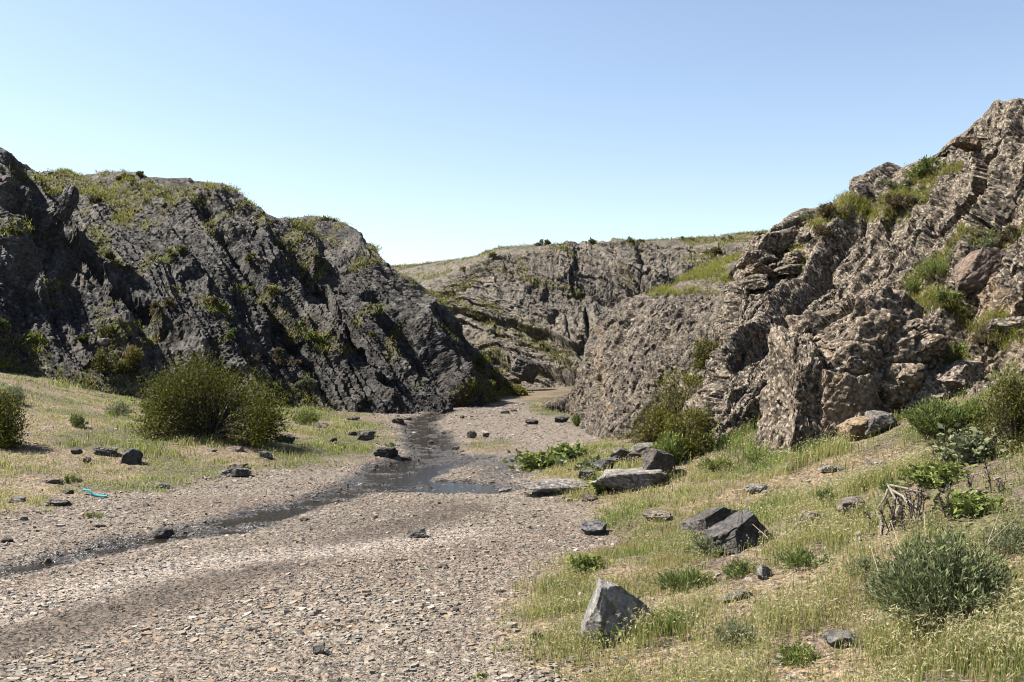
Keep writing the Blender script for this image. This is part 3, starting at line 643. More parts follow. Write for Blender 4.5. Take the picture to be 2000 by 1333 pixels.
B_ = [
 (1160, 1046, 62, 26, 15, 'dark slate lump with a pale left edge at the border of gravel and slope grass', (0.18,0.18,0.185), dict(layer=0.08)),
 (1285, 1022, 60, 20, 16, 'low brown crumbling stone on the slope left of the two dark slabs', TN, dict(layer=0.12)),
 (1495, 1135, 34, 28, 17, 'small rounded pale stone in the grass below the two dark slabs', PL, {}),
 (1450, 1175, 60, 16, 18, 'thin grey flake in the grass right of the big foreground wedge rock', GR, dict(layer=0.1)),
 (1655, 1268, 78, 30, 19, 'flat grey cracked stone set in the lower right grass', (0.27,0.255,0.245), dict(layer=0.04)),
 (1585, 1035, 50, 28, 20, 'tan broken stone half sunk in grass right of the dark slabs', TN, dict(layer=0.1)),
 (1668, 1008, 60, 32, 21, 'brown stone in the grass left of the bare fallen branch', (0.27,0.22,0.185), {}),
 (1720, 925, 60, 26, 22, 'flat tan stones stacked on the slope under the mullein', TN, dict(layer=0.15)),
 (1628, 928, 50, 14, 23, 'thin pale slab lying on the slope below the big lichened block', PL, dict(layer=0.1)),
 (1548, 918, 40, 16, 24, 'pale half buried stone on the slope below the grey block', PL, {}),
 (1478, 962, 40, 16, 25, 'pale sliver of rock in straw grass above the two dark slabs', PL, dict(layer=0.1)),
 (1500, 972, 24, 10, 251, 'tiny whitish stone beside the pale sliver above the dark slabs', PL, {}),
 (1725, 845, 60, 34, 26, 'grey lichened stone lying below the foot of the pale tan outcrop', GR, {}),
 (1750, 1285, 30, 14, 261, 'small brown stone near the white twig at lower right', TN, {}),
 (1047, 1255, 30, 22, 27, 'small angular brown stone on gravel left of the wedge rock', TN, {}),
 (1110, 1240, 50, 12, 28, 'flat brown flake at the left foot of the wedge rock', RD, dict(layer=0.1)),
 (1215, 1298, 22, 10, 29, 'bright pale chip below the wedge rock', PL, {}),
 (815, 1052, 40, 16, 30, 'dark flake tilted up on the gravel mid track', (0.17,0.15,0.135), dict(layer=0.1)),
 (865, 1112, 24, 10, 31, 'small brown flake on the open gravel', TN, {}),
 (622, 1282, 26, 24, 32, 'dark tilted slate chip standing in the foreground gravel', GR, dict(layer=0.1)),
 (890, 1197, 14, 7, 33, 'tiny black chip on the coarse gravel', DK, {}),
 (592, 1020, 18, 7, 34, 'small black stone beside the stream margin', DK, {}),
 (315, 1055, 36, 21, 35, 'rounded dark boulder sitting in the narrow stream', DK, {}),
 (10, 1062, 26, 9, 36, 'flat dark stone at the left edge of the gravel', DK, {}),
 (92, 1102, 14, 11, 37, 'tan pebble in the shallow water at far left', TN, {}),
 (253, 908, 44, 32, 38, 'dark blocky boulder on the left bank, right of a pale topped slab', (0.13,0.12,0.11), {}),
 (203, 891, 48, 17, 39, 'flat slab with a pale top beside the dark blocky boulder on the left bank', GR, dict(layer=0.15)),
 (147, 888, 24, 12, 40, 'small dark stone left of the pale topped slab on the left bank', DK, {}),
 (168, 905, 18, 12, 401, 'small brown stone below the pale topped slab on the left bank', TN, {}),
 (455, 933, 66, 17, 41, 'long flat layered slab at the edge of the left bank', (0.25,0.23,0.21), dict(layer=0.2)),
 (462, 914, 40, 8, 411, 'thin brown slab just behind the long layered slab', TN, dict(layer=0.1)),
 (316, 955, 28, 10, 42, 'small pale topped slab on dry grass above the stream', GR, dict(layer=0.15)),
 (98, 948, 34, 10, 43, 'low brown stone in straw grass above the blue plastic strip', TN, dict(layer=0.1)),
 (105, 990, 50, 13, 44, 'flat dark slab left of the blue plastic strip', GR, dict(layer=0.15)),
 (30, 985, 40, 11, 45, 'flat grey slab at the left edge of the dry bank', GR, dict(layer=0.15)),
 (130, 968, 26, 8, 46, 'thin dark flake beside the blue plastic strip', DK, dict(layer=0.1)),
 (284, 992, 14, 7, 47, 'small black stone on gravel right of the blue plastic strip', DK, {}),
 (190, 1032, 24, 7, 471, 'low brown stone on gravel below the blue plastic strip', RD, {}),
 (44, 1018, 20, 9, 472, 'pale stone at the lower edge of the left bank grass', PL, {}),
 (553, 866, 44, 16, 48, 'dark slab in the shadow at the right end of the big bush', DK, {}),
 (463, 883, 28, 10, 49, 'pinkish stone in grass below the big bush', (0.30,0.23,0.20), {}),
 (413, 884, 20, 6, 491, 'pale flat stone in grass below the big bush', PL, {}),
 (518, 897, 28, 12, 50, 'grey stone right of the pinkish stone on the left bank', GR, {}),
 (648, 873, 20, 17, 51, 'dark upright stone beside a green tuft on the left bank', DK, {}),
 (715, 862, 30, 17, 52, 'grey stone with a bright top in front of a dark stone on the left bank', (0.2,0.19,0.18), {}),
 (716, 853, 36, 12, 53, 'dark stone just behind the bright topped grey stone', DK, {}),
 (688, 852, 18, 9, 54, 'small dark stone left of the bright topped grey stone', DK, {}),
 (752, 896, 56, 20, 55, 'large dark boulder with a brown right end beside the stream', (0.13,0.115,0.105), {}),
 (792, 900, 24, 7, 56, 'flat black stone right of the boulder with the brown end', DK, {}),
 (626, 836, 26, 10, 57, 'grey stone in grass at the foot of the dark hillside', GR, {}),
 (690, 822, 28, 7, 58, 'low dark stone in far left bank grass', DK, dict(layer=0.1)),
 (775, 828, 26, 11, 59, 'red brown block where the bank ends at the stream', RD, dict(layer=0.1)),
 (795, 822, 24, 7, 60, 'flat brown slab by the head of the stream', TN, dict(layer=0.1)),
 (922, 857, 22, 14, 61, 'dark grey boulder on the gravel island past the pool', GR, {}),
 (949, 855, 15, 9, 62, 'small dark stone right of the boulder on the gravel island', DK, {}),
 (890, 880, 16, 7, 63, 'small pale stone at the edge of the far gravel island', GR, {}),
 (903, 818, 10, 6, 64, 'small dark stone at the far end of the creek bed', DK, {}),
 (1040, 830, 28, 11, 65, 'dark stone on the far gravel left of the rock wall', DK, {}),
 (1098, 827, 30, 14, 66, 'dark broken stone at the foot of the rock wall left of the green bush', DK, dict(layer=0.1)),
 (1003, 805, 14, 5, 67, 'small stone on the far grassy patch', GR, {}),
 (985, 809, 18, 7, 68, 'dark stone on the far grassy patch below the spur', DK, {}),
 (1145, 838, 28, 8, 69, 'low dark stone under the green bush by the rock wall', DK, dict(layer=0.1)),
 (870, 848, 22, 6, 70, 'flat stone in the gravel right of the upper stream', TN, dict(layer=0.1)),
 (842, 868, 12, 6, 71, 'wet stone standing in the upper stream', GR, {}),
 (985, 963, 24, 8, 72, 'pale flat stone at the right end of the pool', PL, dict(layer=0.1)),
 # cluster at the toe of the right cliff
 (1290, 940, 66, 60, 73, 'big dark brown boulder wedged against the toe of the right cliff', (0.17,0.14,0.12), {}),
 (1185, 920, 42, 25, 74, 'dark grey boulder left of the big brown boulder at the cliff toe', (0.15,0.15,0.155), {}),
 (1212, 906, 38, 29, 75, 'split grey boulder, left one of the pair behind the dark grey boulder', GR, {}),
 (1240, 906, 36, 26, 76, 'brown grey boulder, right one of the pair behind the dark grey boulder', RD, {}),
 (1262, 888, 60, 22, 77, 'speckled grey rock behind the pair of boulders at the cliff toe', (0.3,0.275,0.24), {}),
 (1298, 900, 56, 34, 78, 'pale speckled rock between the pair of boulders and the green plants', (0.33,0.30,0.26), {}),
 (1150, 945, 36, 24, 79, 'dark angular block on the pale ledge by the pool', (0.17,0.165,0.16), {}),
 (1170, 935, 36, 10, 80, 'thin pale slab behind the dark angular block on the ledge', PL, dict(layer=0.1)),
 (1180, 892, 34, 13, 81, 'pale tan stone left of the pair of boulders at the cliff toe', (0.38,0.33,0.28), {}),
 (1120, 902, 60, 8, 82, 'low flat tan slab behind the leafy plants', TN, dict(layer=0.12)),
 (1150, 982, 32, 11, 83, 'crumbling brown stone in grass below the pale ledge', RD, dict(layer=0.1)),
 # the pale ledge itself
 (1080, 968, 150, 20, 84, 'low whitish rock ledge running down to the right end of the pool', (0.40,0.36,0.33), dict(depth=0.45, rz=4)),
 (1240, 958, 180, 36, 85, 'broad whitish speckled rock ledge in front of the big brown boulder', (0.42,0.385,0.35), dict(depth=0.5, rz=-2)),
]
for px, py, wp, hp, sd_, lab, cc, kw in B_:
    big = wp > 35
    kw = dict(kw); rz = kw.pop('rz', (sd_ * 47) % 50 - 25)
    small = wp < 34
    gstone(px, py, wp, hp, sd_, lab, cc, rz, name='stone' if small else 'boulder', cat='stone' if small else 'boulder', **kw)
def block(name, px, py, D, size, rot, seed, label, cat='rock outcrop', **kw):
    """a rock mass of the right cliff: its centre at a pixel and depth"""
    kw.setdefault('sub', 6); kw.setdefault('mat', M_right); kw.setdefault('rough', 0.06); kw.setdefault('kind', None)
    o = rock(name, (0, 0, 0), size, rot, seed, label, cat, sink=0.0, **kw)
    v = np.zeros(len(o.data.vertices) * 3, np.float32); o.data.vertices.foreach_get('co', v); z = v.reshape(-1, 3)[:, 2]
    if px > 1400:
        k = float(dmap(px, D)) / D; D = D * k; o.data.transform(Matrix.Scale(k, 4)); z = z * k
    c = P(float(px), float(py), D); o.location = (c[0], c[1], c[2] - (z.max() + z.min()) / 2); return o
block('rock_block', 1705, 715, 12.0, (1.75, 1.5, 1.75), (0, 0, 0), 101, 'huge rounded lichened block bulging from the right cliff above the tan face', col=(0.26,0.2,0.145), sub=7, layer=0.09, rough=0.09, chip=0.1,
    planes=[(-0.7,-0.5,0.5,0.85),(-0.2,-0.95,0.2,0.86),(0.9,-0.35,0.1,0.88),(0.3,-0.5,0.8,0.86),(-0.3,0,0.95,0.84),(0.75,-0.2,0.6,0.86),(0,0,-1,1.0),(0,1,0,1),(-1,0.1,-0.1,0.95),(0.4,-0.8,-0.4,0.9),(-.5,-.8,-.3,.92)])
block('rock_block', 1568, 772, 11.5, (0.62, 0.8, 1.35), (0, 0, 0), 102, 'tall grey split block standing left of the tan fracture face', col=(0.25,0.195,0.145), chip=0.11, layer=0.14, rough=0.13,
    planes=[(-0.85,-0.35,0.35,0.78),(0.1,-0.98,0.15,0.8),(0.85,-0.5,0.1,0.78),(0.1,-0.2,0.97,0.9),(-0.4,-0.6,0.7,0.85),(0,0,-1,1),(0,1,0,1),(0.5,-0.3,0.8,0.9)])
block('rock_block', 1655, 795, 11.2, (0.78, 0.7, 0.95), (0, 0, 0), 103, 'smooth tan fracture face between the grey split block and the huge lichened block', col=(0.36,0.27,0.185), chip=0.1, layer=0.12, rough=0.06, mat=M_stone,
    planes=[(-0.35,-0.93,0.1,0.78),(0.15,-0.95,0.3,0.8),(0.8,-0.5,0.2,0.85),(-0.95,-0.2,0.1,0.9),(0.1,-0.2,0.97,0.85),(0,0,-1,1),(0,1,0,1),(0.5,-0.6,-.6,0.9)])
block('rock_block', 1685, 838, 10.75, (0.5, 0.35, 0.32), (0, -25, 0), 104, 'cream orange rock patch at the foot of the tan fracture face', col=(0.42,0.31,0.19), rough=0.04, mat=M_stone, sub=5)
block('rock_block', 1920, 545, 13.6, (0.85, 0.7, 0.95), (0, 10, 0), 105, 'smooth brown block with orange base high on the right cliff', col=(0.25,0.18,0.14), rough=0.05, mat=M_stone, layer=0.05, dust=(0.34,0.23,0.14))
block('rock_block', 1985, 640, 12.0, (0.7, 0.6, 0.28), (0, 0, 10), 106, 'flat grey ledge stone at the right edge of the cliff', col=(0.3,0.26,0.22), layer=0.1, sub=5)
block('rock_block', 1830, 760, 11.2, (0.5, 0.5, 0.45), (0, 0, 30), 107, 'pale tan block right of the deep crack beside the huge lichened block', col=(0.33,0.27,0.21), layer=0.06, sub=5)
block('rock_block', 1880, 735, 11.2, (0.55, 0.5, 0.4), (0, 0, 10), 108, 'hollowed pale block right of the tan block above the slope grass', col=(0.33,0.27,0.22), layer=0.08, sub=5)
block('rock_block', 1760, 828, 10.95, (0.24, 0.25, 0.18), (0, 0, 10), 109, 'small grey block under the huge lichened block at the grass edge', col=(0.25,0.205,0.16), sub=5)
for i, (px, py, D, sx_, sz_, lab) in enumerate([
    (1505, 478, 20.3, .75, .62, 'dark jagged crest block on top of the overhanging rock stack'),
    (1468, 508, 19.7, .55, .42, 'grey block at the left edge of the overhanging rock stack'),
    (1483, 530, 19.2, .62, .3, 'overhanging slab with an orange broken end in the rock stack'),
    (1560, 475, 20.0, .45, .45, 'rounded block right of the dark crest block'),
    (1548, 505, 19.4, .38, .3, 'small rounded block in the middle of the rock stack'),
    (1570, 500, 19.4, .3, .32, 'small rounded block at the right side of the rock stack'),
    (1543, 527, 19.0, .55, .22, 'flat slab under the small rounded blocks of the rock stack'),
    (1475, 552, 18.7, .62, .32, 'bottom block of the rock stack above the rock wall')]):
    block('rock_block', px, py, D, (sx_, 0.6, sz_), (0, 8 * ((i % 3) - 1), i * 23 % 40), 120 + i, lab, col=(0.24,0.19,0.14) if i != 2 else (0.28,0.2,0.14), rough=0.09, sub=5, layer=0.06, group='blocks of the overhanging rock stack')
block('rock_block', 1886, 282, 16.8, (0.42, 0.4, 0.2), (0, 18, 0), 140, 'small pointed orange rock beak jutting out under the top of the right cliff', col=(0.34,0.22,0.13), sub=5)
block('rock_block', 1700, 368, 22.4, (1.1, 1.0, 0.7), (0, -8, 0), 141, 'grey stepped rock on the skyline left of the cliff top shrubs', col=(0.24,0.21,0.18), sub=5, layer=0.1)
block('rock_block', 136, 398, 29.6, (0.5, 0.8, 1.1), (0, 14, 10), 142, 'upright dark pillar of rock on the skyline shoulder of the left hillside', col=(0.12,0.11,0.105), mat=M_left, sub=6)
block('rock_block', 345 - 145, 668, 25.7, (0.32, 0.25, 0.22), (0, 0, 10), 143, 'pale round stone on the dark scree above the twin shrubs', cat='boulder', col=(0.34,0.30,0.27), sub=4)
block('rock_block', 1022, 722, 42.5, (1.3, 1.2, 1.0), (0, 20, 10), 144, 'smooth dark fin of rock at the foot of the far hill', col=(0.19,0.165,0.15), mat=M_far, sub=6)
block('rock_block', 806, 592, 35.6, (0.6, 1.0, 0.9), (0, 20, 0), 146, 'jutting dark rock tooth halfway down the spur of the left hillside', col=(0.11,0.1,0.097), mat=M_left, sub=5)
print('boulders', time.time() - T0)

# ------------------------------------------------------------------ loose chips of the creek bed
rs = np.random.RandomState(5)
def polar(n, r0, r1, a0, a1, power=0.0):
    u = rs.rand(n); r = r0 * (r1 / r0) ** u; a = R(a0) + (R(a1) - R(a0)) * rs.rand(n)
    return r * np.sin(a), r * np.cos(a)
def chips(n, name, label):
    x, y = polar(n, 4.0, 34, -34, 34)
    xr, xl = edge(EDGE_R, y), edge(EDGE_L, y)
    gmk, _, _ = grass_mask(x, y)
    trk = np.zeros_like(x)
    for ln, a in TRACKS: trk = np.maximum(trk, a * sst(0.3, -0.1, seg_dist(x, y, ln)))
    pr = (1 - 0.94 * gmk) * (1 - 0.95 * trk) * (0.45 + 0.55 * sst(-0.3, 0.2, n2(x, y, 0.9, 3, 301)))
    k = rs.rand(n) < pr; x, y = x[k], y[k]; n = len(x)
    size = np.exp(rs.normal(math.log(0.0095), 0.55, n)) * (0.75 + 0.06 * y + 0.8 * sst(8.5, 6, y) * sst(-0.2, 0.4, n2(x, y, 1.1, 2, 302) + 0.25 * (x > -1.6)))
    size = np.clip(size * 0.8, 0.006, 0.038 + 0.002 * y)
    z = gmacro(x, y) + 0.006
    m = 6
    th = (np.arange(m) / m * 2 * np.pi)[None] + rs.uniform(-0.3, 0.3, (n, m)); rad_ = size[:, None] * rs.uniform(0.6, 1.15, (n, m))
    asp = rs.uniform(0.45, 0.9, n)[:, None]
    ex, ey = np.cos(th) * rad_, np.sin(th) * rad_ * asp
    ro = rs.rand(n)[:, None] * 6.28; ex, ey = ex * np.cos(ro) - ey * np.sin(ro), ex * np.sin(ro) + ey * np.cos(ro)
    tk = (size * rs.uniform(0.1, 0.3, n))[:, None]
    tx_, ty_ = rs.normal(0, 0.13, (n, 1)), rs.normal(0, 0.13, (n, 1))
    topz = tk + ex * tx_ + ey * ty_; 
    t = np.stack([x[:, None] + ex * 0.82, y[:, None] + ey * 0.82, z[:, None] + topz], -1)
    b_ = np.stack([x[:, None] + ex, y[:, None] + ey, z[:, None] + topz * 0.2 - tk * 0.8], -1)
    v = np.concatenate([t, b_], 1)                      # n, 12, 3
    off = np.arange(n)[:, None, None] * 12
    i = np.arange(m); j = (i + 1) % m
    side = np.stack([i + m, j + m, j, i], -1)[None] + off
    topf = i[None] + off[:, :, 0]
    pal = np.array([[.41,.355,.285],[.49,.435,.365],[.32,.28,.23],[.37,.295,.215],[.46,.34,.22],[.22,.20,.19],[.56,.50,.44],[.36,.255,.18]])
    c = pal[rs.choice(8, n, p=[.25,.19,.17,.15,.07,.05,.06,.06])] * rs.uniform(0.75, 1.15, n)[:, None] * 1.1
    wetm = sst(0.25, 0.0, stream_d(x, y)); c = c * (1 - 0.65 * wetm)[:, None]
    cc = np.repeat(c, 12, 0)
    o = mesh_np(name, v.reshape(-1, 3), quads=side.reshape(-1, 4), polys=[topf], col=cc, mat=M_chip, smooth=False)
    tag(o, label, 'gravel', kind='stuff'); print('chips', n)
b = NB('slate_chip'); cc_ = b.n('ShaderNodeAttribute', attribute_name='Col').outputs['Color']
bs = b.n('ShaderNodeBsdfPrincipled', i_Roughness=0.8); bs.inputs['Specular IOR Level'].default_value = 0.3
tc_ = b.n('ShaderNodeTexCoord').outputs['Object']
b.l(b.mix('MULTIPLY', 1.0, cc_, b.ramp(b.noise(tc_, 60, 3), (0.3, 0.75), (0.7, 1.2))), bs.inputs['Base Color'])
o_ = b.n('ShaderNodeOutputMaterial'); b.l(bs.outputs[0], o_.inputs[0]); M_chip = b.m
chips(330000, 'gravel', 'flat slate chips strewn over the creek bed')
print('gravel', time.time() - T0)

# ------------------------------------------------------------------ plants
def tubes(paths, r0, r1, sides=3):
    """tapered tubes along (n, k, 3) paths -> verts, quads"""
    n, k, _ = paths.shape
    d = np.gradient(paths, axis=1); d /= np.linalg.norm(d, axis=-1, keepdims=True) + 1e-9
    a = np.cross(d, np.array([0.3, 0.9, 0.31])); a /= np.linalg.norm(a, axis=-1, keepdims=True) + 1e-9; b = np.cross(d, a)
    th = np.arange(sides) / sides * 2 * np.pi
    rad = lerp(np.asarray(r0).reshape(-1, 1), np.asarray(r1).reshape(-1, 1), np.linspace(0, 1, k)[None])[..., None, None]
    v = paths[:, :, None] + rad * (a[:, :, None] * np.cos(th)[:, None] + b[:, :, None] * np.sin(th)[:, None])
    i = np.arange(n)[:, None, None] * k * sides + np.arange(k - 1)[None, :, None] * sides
    s = np.arange(sides); s2 = (s + 1) % sides
    q = np.stack([i + s, i + s2, i + s2 + sides, i + s + sides], -1)
    return v.reshape(-1, 3), q.reshape(-1, 4)
def unit(v): return v / (np.linalg.norm(v, axis=-1, keepdims=True) + 1e-9)
def leaves(pos, dirn, length, width, col, rs, fold=0.0):
    """lozenge leaves -> verts (4 each), quads, colours"""
    n = len(pos); side = unit(np.cross(dirn, rs.normal(size=(n, 3)))) * (np.asarray(width).reshape(-1, 1) * 0.5)
    L = np.asarray(length).reshape(-1, 1)
    m = pos + dirn * L * 0.5
    v = np.stack([pos, m + side, pos + dirn * L, m - side], 1).reshape(-1, 3)
    return v, np.arange(n * 4).reshape(n, 4), np.repeat(col, 4, 0)
def pick(rs, n, pal, jit=0.25):
    pal = np.array(pal); w_ = pal[:, 3] / pal[:, 3].sum()
    return pal[rs.choice(len(pal), n, p=w_), :3] * rs.uniform(1 - jit, 1 + jit, (n, 1))
OLIVE = [(.20,.21,.05,5),(.27,.25,.06,3),(.13,.14,.04,3),(.24,.19,.09,1)]
DKBUSH = [(.19,.21,.03,5),(.30,.31,.04,2.5),(.11,.12,.025,4),(.16,.125,.06,1.4)]
YELLOW = [(.30,.29,.05,4),(.42,.34,.05,2),(.20,.23,.05,4),(.26,.22,.09,2)]
GREEN = [(.25,.33,.09,5),(.34,.41,.13,3),(.18,.25,.07,3)]
LIME = [(.32,.40,.10,5),(.40,.45,.13,3),(.22,.30,.08,2)]
SAGE = [(.36,.40,.22,5),(.46,.48,.29,2),(.26,.30,.14,3)]
BROWN = [(.22,.165,.10,5),(.28,.22,.12,3),(.17,.13,.08,3),(.18,.18,.06,1.5)]
GOLD = [(.36,.30,.08,4),(.25,.24,.06,4),(.40,.32,.12,2)]
def shrub(name, label, cat, base, w_, h_, style, pal, seed, group=None, dens=1.0, twig=(.20,.165,.13), lean=0.0, simple=None, leafpx=None):
    """bush of many small leaves in clumps on thin branches; base = foot, w_, h_ in metres"""
    rs = np.random.RandomState(seed); D = max(base[1], 2.0); px = D / F
    wp, hp = w_ / px, h_ / px
    if simple is None: simple = wp < 34
    nL = int(np.clip(wp * hp * 0.75 * dens, 140, 30000))
    if style == 'dome':
        K = int(np.clip(nL / 45, 12, 420))
        M = int(np.clip(K / 9, 4, 16))
        lu = rs.normal(size=(M, 3)); lu[:, 2] = np.abs(lu[:, 2]) * 0.9; lu = unit(lu) * rs.uniform(0.45, 0.78, (M, 1)); lu[:, 2] *= 0.95
        lr = rs.uniform(0.24, 0.44, M); li = rs.randint(0, M, K)
        u = unit(rs.normal(size=(K, 3)) + lu[li] * 0.8)
        q = lu[li] + u * (lr[li] * (0.3 + 0.7 * rs.rand(K) ** 0.5))[:, None]
        cen = q * np.array([w_ / 2, w_ / 2 * 0.85, h_ * 0.92]); cen[:, 2] = np.abs(cen[:, 2]) + 0.03 * h_
        cen[:, 0] += lean * cen[:, 2]
        ci = rs.randint(0, K, nL); cs = (0.045 + 0.05 * rs.rand(K)) * (w_ * h_) ** 0.5
        pos = cen[ci] + rs.normal(size=(nL, 3)) * cs[ci][:, None] * np.array([1, 1, .8]); pos[:, 2] = np.abs(pos[:, 2])
        dirn = unit(unit(cen[ci] + 1e-6) * 0.7 + rs.normal(size=(nL, 3)) * 0.8 + [0, 0, 0.35])
        ln = (leafpx or 4.5) * px * rs.uniform(0.6, 1.5, nL); wd = ln * rs.uniform(0.3, 0.55, nL)
        tips = cen; nb = K
    elif style == 'feather':
        nS = int(np.clip(nL / 26, 10, 340)); 
        u = rs.normal(size=(nS, 2)); u = u / np.maximum(1, np.linalg.norm(u, axis=1, keepdims=True)) * rs.rand(nS, 1) ** 0.5
        tips = np.concatenate([u * w_ / 2 * 0.95, (h_ * (0.55 + 0.5 * rs.rand(nS)) * (1 - 0.45 * (u ** 2).sum(1)))[:, None]], 1); tips[:, 0] += lean * tips[:, 2]
        root = np.concatenate([u * w_ * 0.2, np.zeros((nS, 1))], 1)
        ci = rs.randint(0, nS, nL); t = rs.rand(nL) ** 0.6
        pos = lerp(root[ci], tips[ci], t[:, None]); pos[:, 2] *= 1 + 0.2 * (1 - t) ; pos += rs.normal(size=(nL, 3)) * 0.025 * w_
        dirn = unit(unit(tips[ci] - root[ci]) + rs.normal(size=(nL, 3)) * 0.55)
        ln = (leafpx or 8) * px * rs.uniform(0.6, 1.6, nL); wd = ln * rs.uniform(0.12, 0.25, nL); nb = nS
    elif style == 'leafy':
        nL = int(nL * 0.3) + 30
        nS = max(8, nL // 10); u = rs.normal(size=(nS, 2)) * 0.42
        tips = np.concatenate([u * w_ / 2 * 1.4, (h_ * rs.uniform(0.4, 1.0, nS))[:, None]], 1); root = tips * [0.7, 0.7, 0]
        ci = rs.randint(0, nS, nL); t = rs.rand(nL)
        pos = lerp(root[ci], tips[ci], t[:, None]); dirn = unit(rs.normal(size=(nL, 3)) * [1, 1, 0.45] + [0, 0, 0.25])
        ln = (leafpx or 13) * px * rs.uniform(0.6, 1.4, nL); wd = ln * rs.uniform(0.4, 0.6, nL); nb = nS
    else:                                            # dry: bare twigs
        nS = int(np.clip(nL / 10, 16, 400)); u = unit(rs.normal(size=(nS, 3)) * [1, 1, 0.7] + [0, 0, 0.55]); u[:, 2] = np.abs(u[:, 2])
        tips = u * np.array([w_ / 2, w_ / 2, h_]) * rs.uniform(0.6, 1.05, (nS, 1)); nb = nS
        pos = tips[rs.randint(0, nS, nL // 3)] * rs.uniform(0.6, 1, (nL // 3, 1)); dirn = unit(rs.normal(size=pos.shape)); nL = len(pos)
        ln = 4 * px * rs.uniform(0.6, 1.4, nL); wd = ln * 0.4
    col = pick(rs, nL, pal)
    v, q, c = leaves(pos, dirn, ln, wd, col, rs)
    # branches
    root = tips * [0.08, 0.08, 0] if style in ('dome', 'dry') else root
    root = root + rs.normal(size=tips.shape) * [0.03 * w_, 0.03 * w_, 0]
    nb = min(nb, 260); sel = rs.permutation(len(tips))[:nb]; a, e = root[sel], tips[sel]
    tt = np.linspace(0, 1, 5)[None, :, None]
    mid = lerp(a, e, 0.5) + np.array([0, 0, 0.12 * h_]) + rs.normal(size=e.shape) * 0.04 * w_
    path = (1 - tt) ** 2 * a[:, None] + 2 * tt * (1 - tt) * mid[:, None] + tt ** 2 * e[:, None]
    r_ = np.clip(0.010 * (w_ * h_) ** 0.5 * rs.uniform(0.6, 1.4, nb), 0.35 * px, 0.05)
    if style in ('feather', 'leafy'): r_ = r_ * 0.5
    tv, tq = tubes(path, r_, r_ * 0.3)
    tc = np.repeat(np.array([twig]) * rs.uniform(0.6, 1.3, (nb, 1)), 15, 0)
    if simple:
        vv = np.concatenate([v, tv]); o = mesh_np(name, vv, quads=np.concatenate([q, tq + len(v)]), col=np.concatenate([c, tc]), mat=M_leaf, smooth=False)
        o.location = base; tag(o, label, cat, group); return o
    root_ = bpy.data.objects.new(name, None); S.collection.objects.link(root_); root_.location = base; root_.empty_display_size = 0.1
    tag(root_, label, cat, group)
    mesh_np('foliage', v, quads=q, col=c, mat=M_leaf, smooth=False, parent=root_)
    mesh_np('branches', tv, quads=tq, col=tc, mat=M_twig, parent=root_)
    return root_
def on(sh, px, py):
    g, nn, pxy = SHEETS[sh]
    d = np.hypot(pxy[..., 0] - px, pxy[..., 1] - py); m = d < max(2.5, d.min() * 1.3)
    dep = np.where(m, g[..., 1], 1e9); k = np.unravel_index(dep.argmin(), dep.shape); return g[k]
def plant(where, px, py, wp, hp, style, pal, seed, label, name='shrub', cat='shrub', dD=0.0, **kw):
    p = Gp(px, py) if where == 'g' else np.array(on(where, px, py)); s = p[1] / F
    shrub(name, label, cat, (p[0], p[1] + dD, p[2] - 0.02), wp * s, hp * s, style, pal, seed, **kw)
# big bushes
plant('g', 392, 864, 290, 190, 'dome', DKBUSH, 1, 'large dark olive thorn bush with a broad dome on the left bank', 'bush', 'bush', dens=1.0, lean=0.12, dD=0.4)
plant('g', 5, 872, 140, 125, 'dome', DKBUSH, 2, 'dark bush cut by the left edge of the photo', 'bush', 'bush', dens=0.9)
plant('left_hill', 212, 728, 78, 56, 'dome', OLIVE, 3, 'olive shrub, left one of the twin shrubs behind the large bush', 'bush', 'bush')
plant('left_hill', 256, 724, 66, 52, 'dome', GOLD, 4, 'golden olive shrub, right one of the twin shrubs behind the large bush', 'bush', 'bush')
plant('g', 490, 850, 70, 60, 'dome', DKBUSH, 41, 'dark low bush leaning on the right flank of the large thorn bush', 'bush', 'bush', dD=0.5)
plant('g', 1318, 862, 165, 128, 'dome', YELLOW, 5, 'sprawling yellow olive bush with bare grey twigs in the gully by the rock wall', 'bush', 'bush', dens=0.7, lean=0.1)
plant('g', 1275, 868, 110, 78, 'dry', BROWN, 6, 'tangle of bare grey brown twigs at the left foot of the yellow olive bush', 'dry bush', 'bush', dens=1.0)
plant('g', 1345, 890, 120, 108, 'dome', YELLOW, 7, 'yellow flowered green bush squeezed against the edge of the right cliff', 'bush', 'bush', dens=0.9)
plant('g', 1310, 905, 80, 62, 'feather', LIME, 8, 'bright green grassy plant at the base of the yellow flowered bush', 'plant', 'plant')
plant('g', 1158, 832, 66, 54, 'dome', GREEN, 9, 'bright green bush at the corner of the rock wall', 'bush', 'bush')
plant('g', 1128, 834, 40, 24, 'dome', LIME, 10, 'low lime green plant left of the bright green bush at the rock wall', 'plant', 'plant')
plant('rock_wall', 1392, 720, 84, 66, 'dome', OLIVE, 11, 'olive shrub in the cleft between rock wall and right cliff', 'shrub', 'shrub')
plant('rock_wall', 1352, 745, 44, 26, 'dome', LIME, 12, 'small lime green shrub on the rock wall below the cleft', 'shrub', 'shrub')
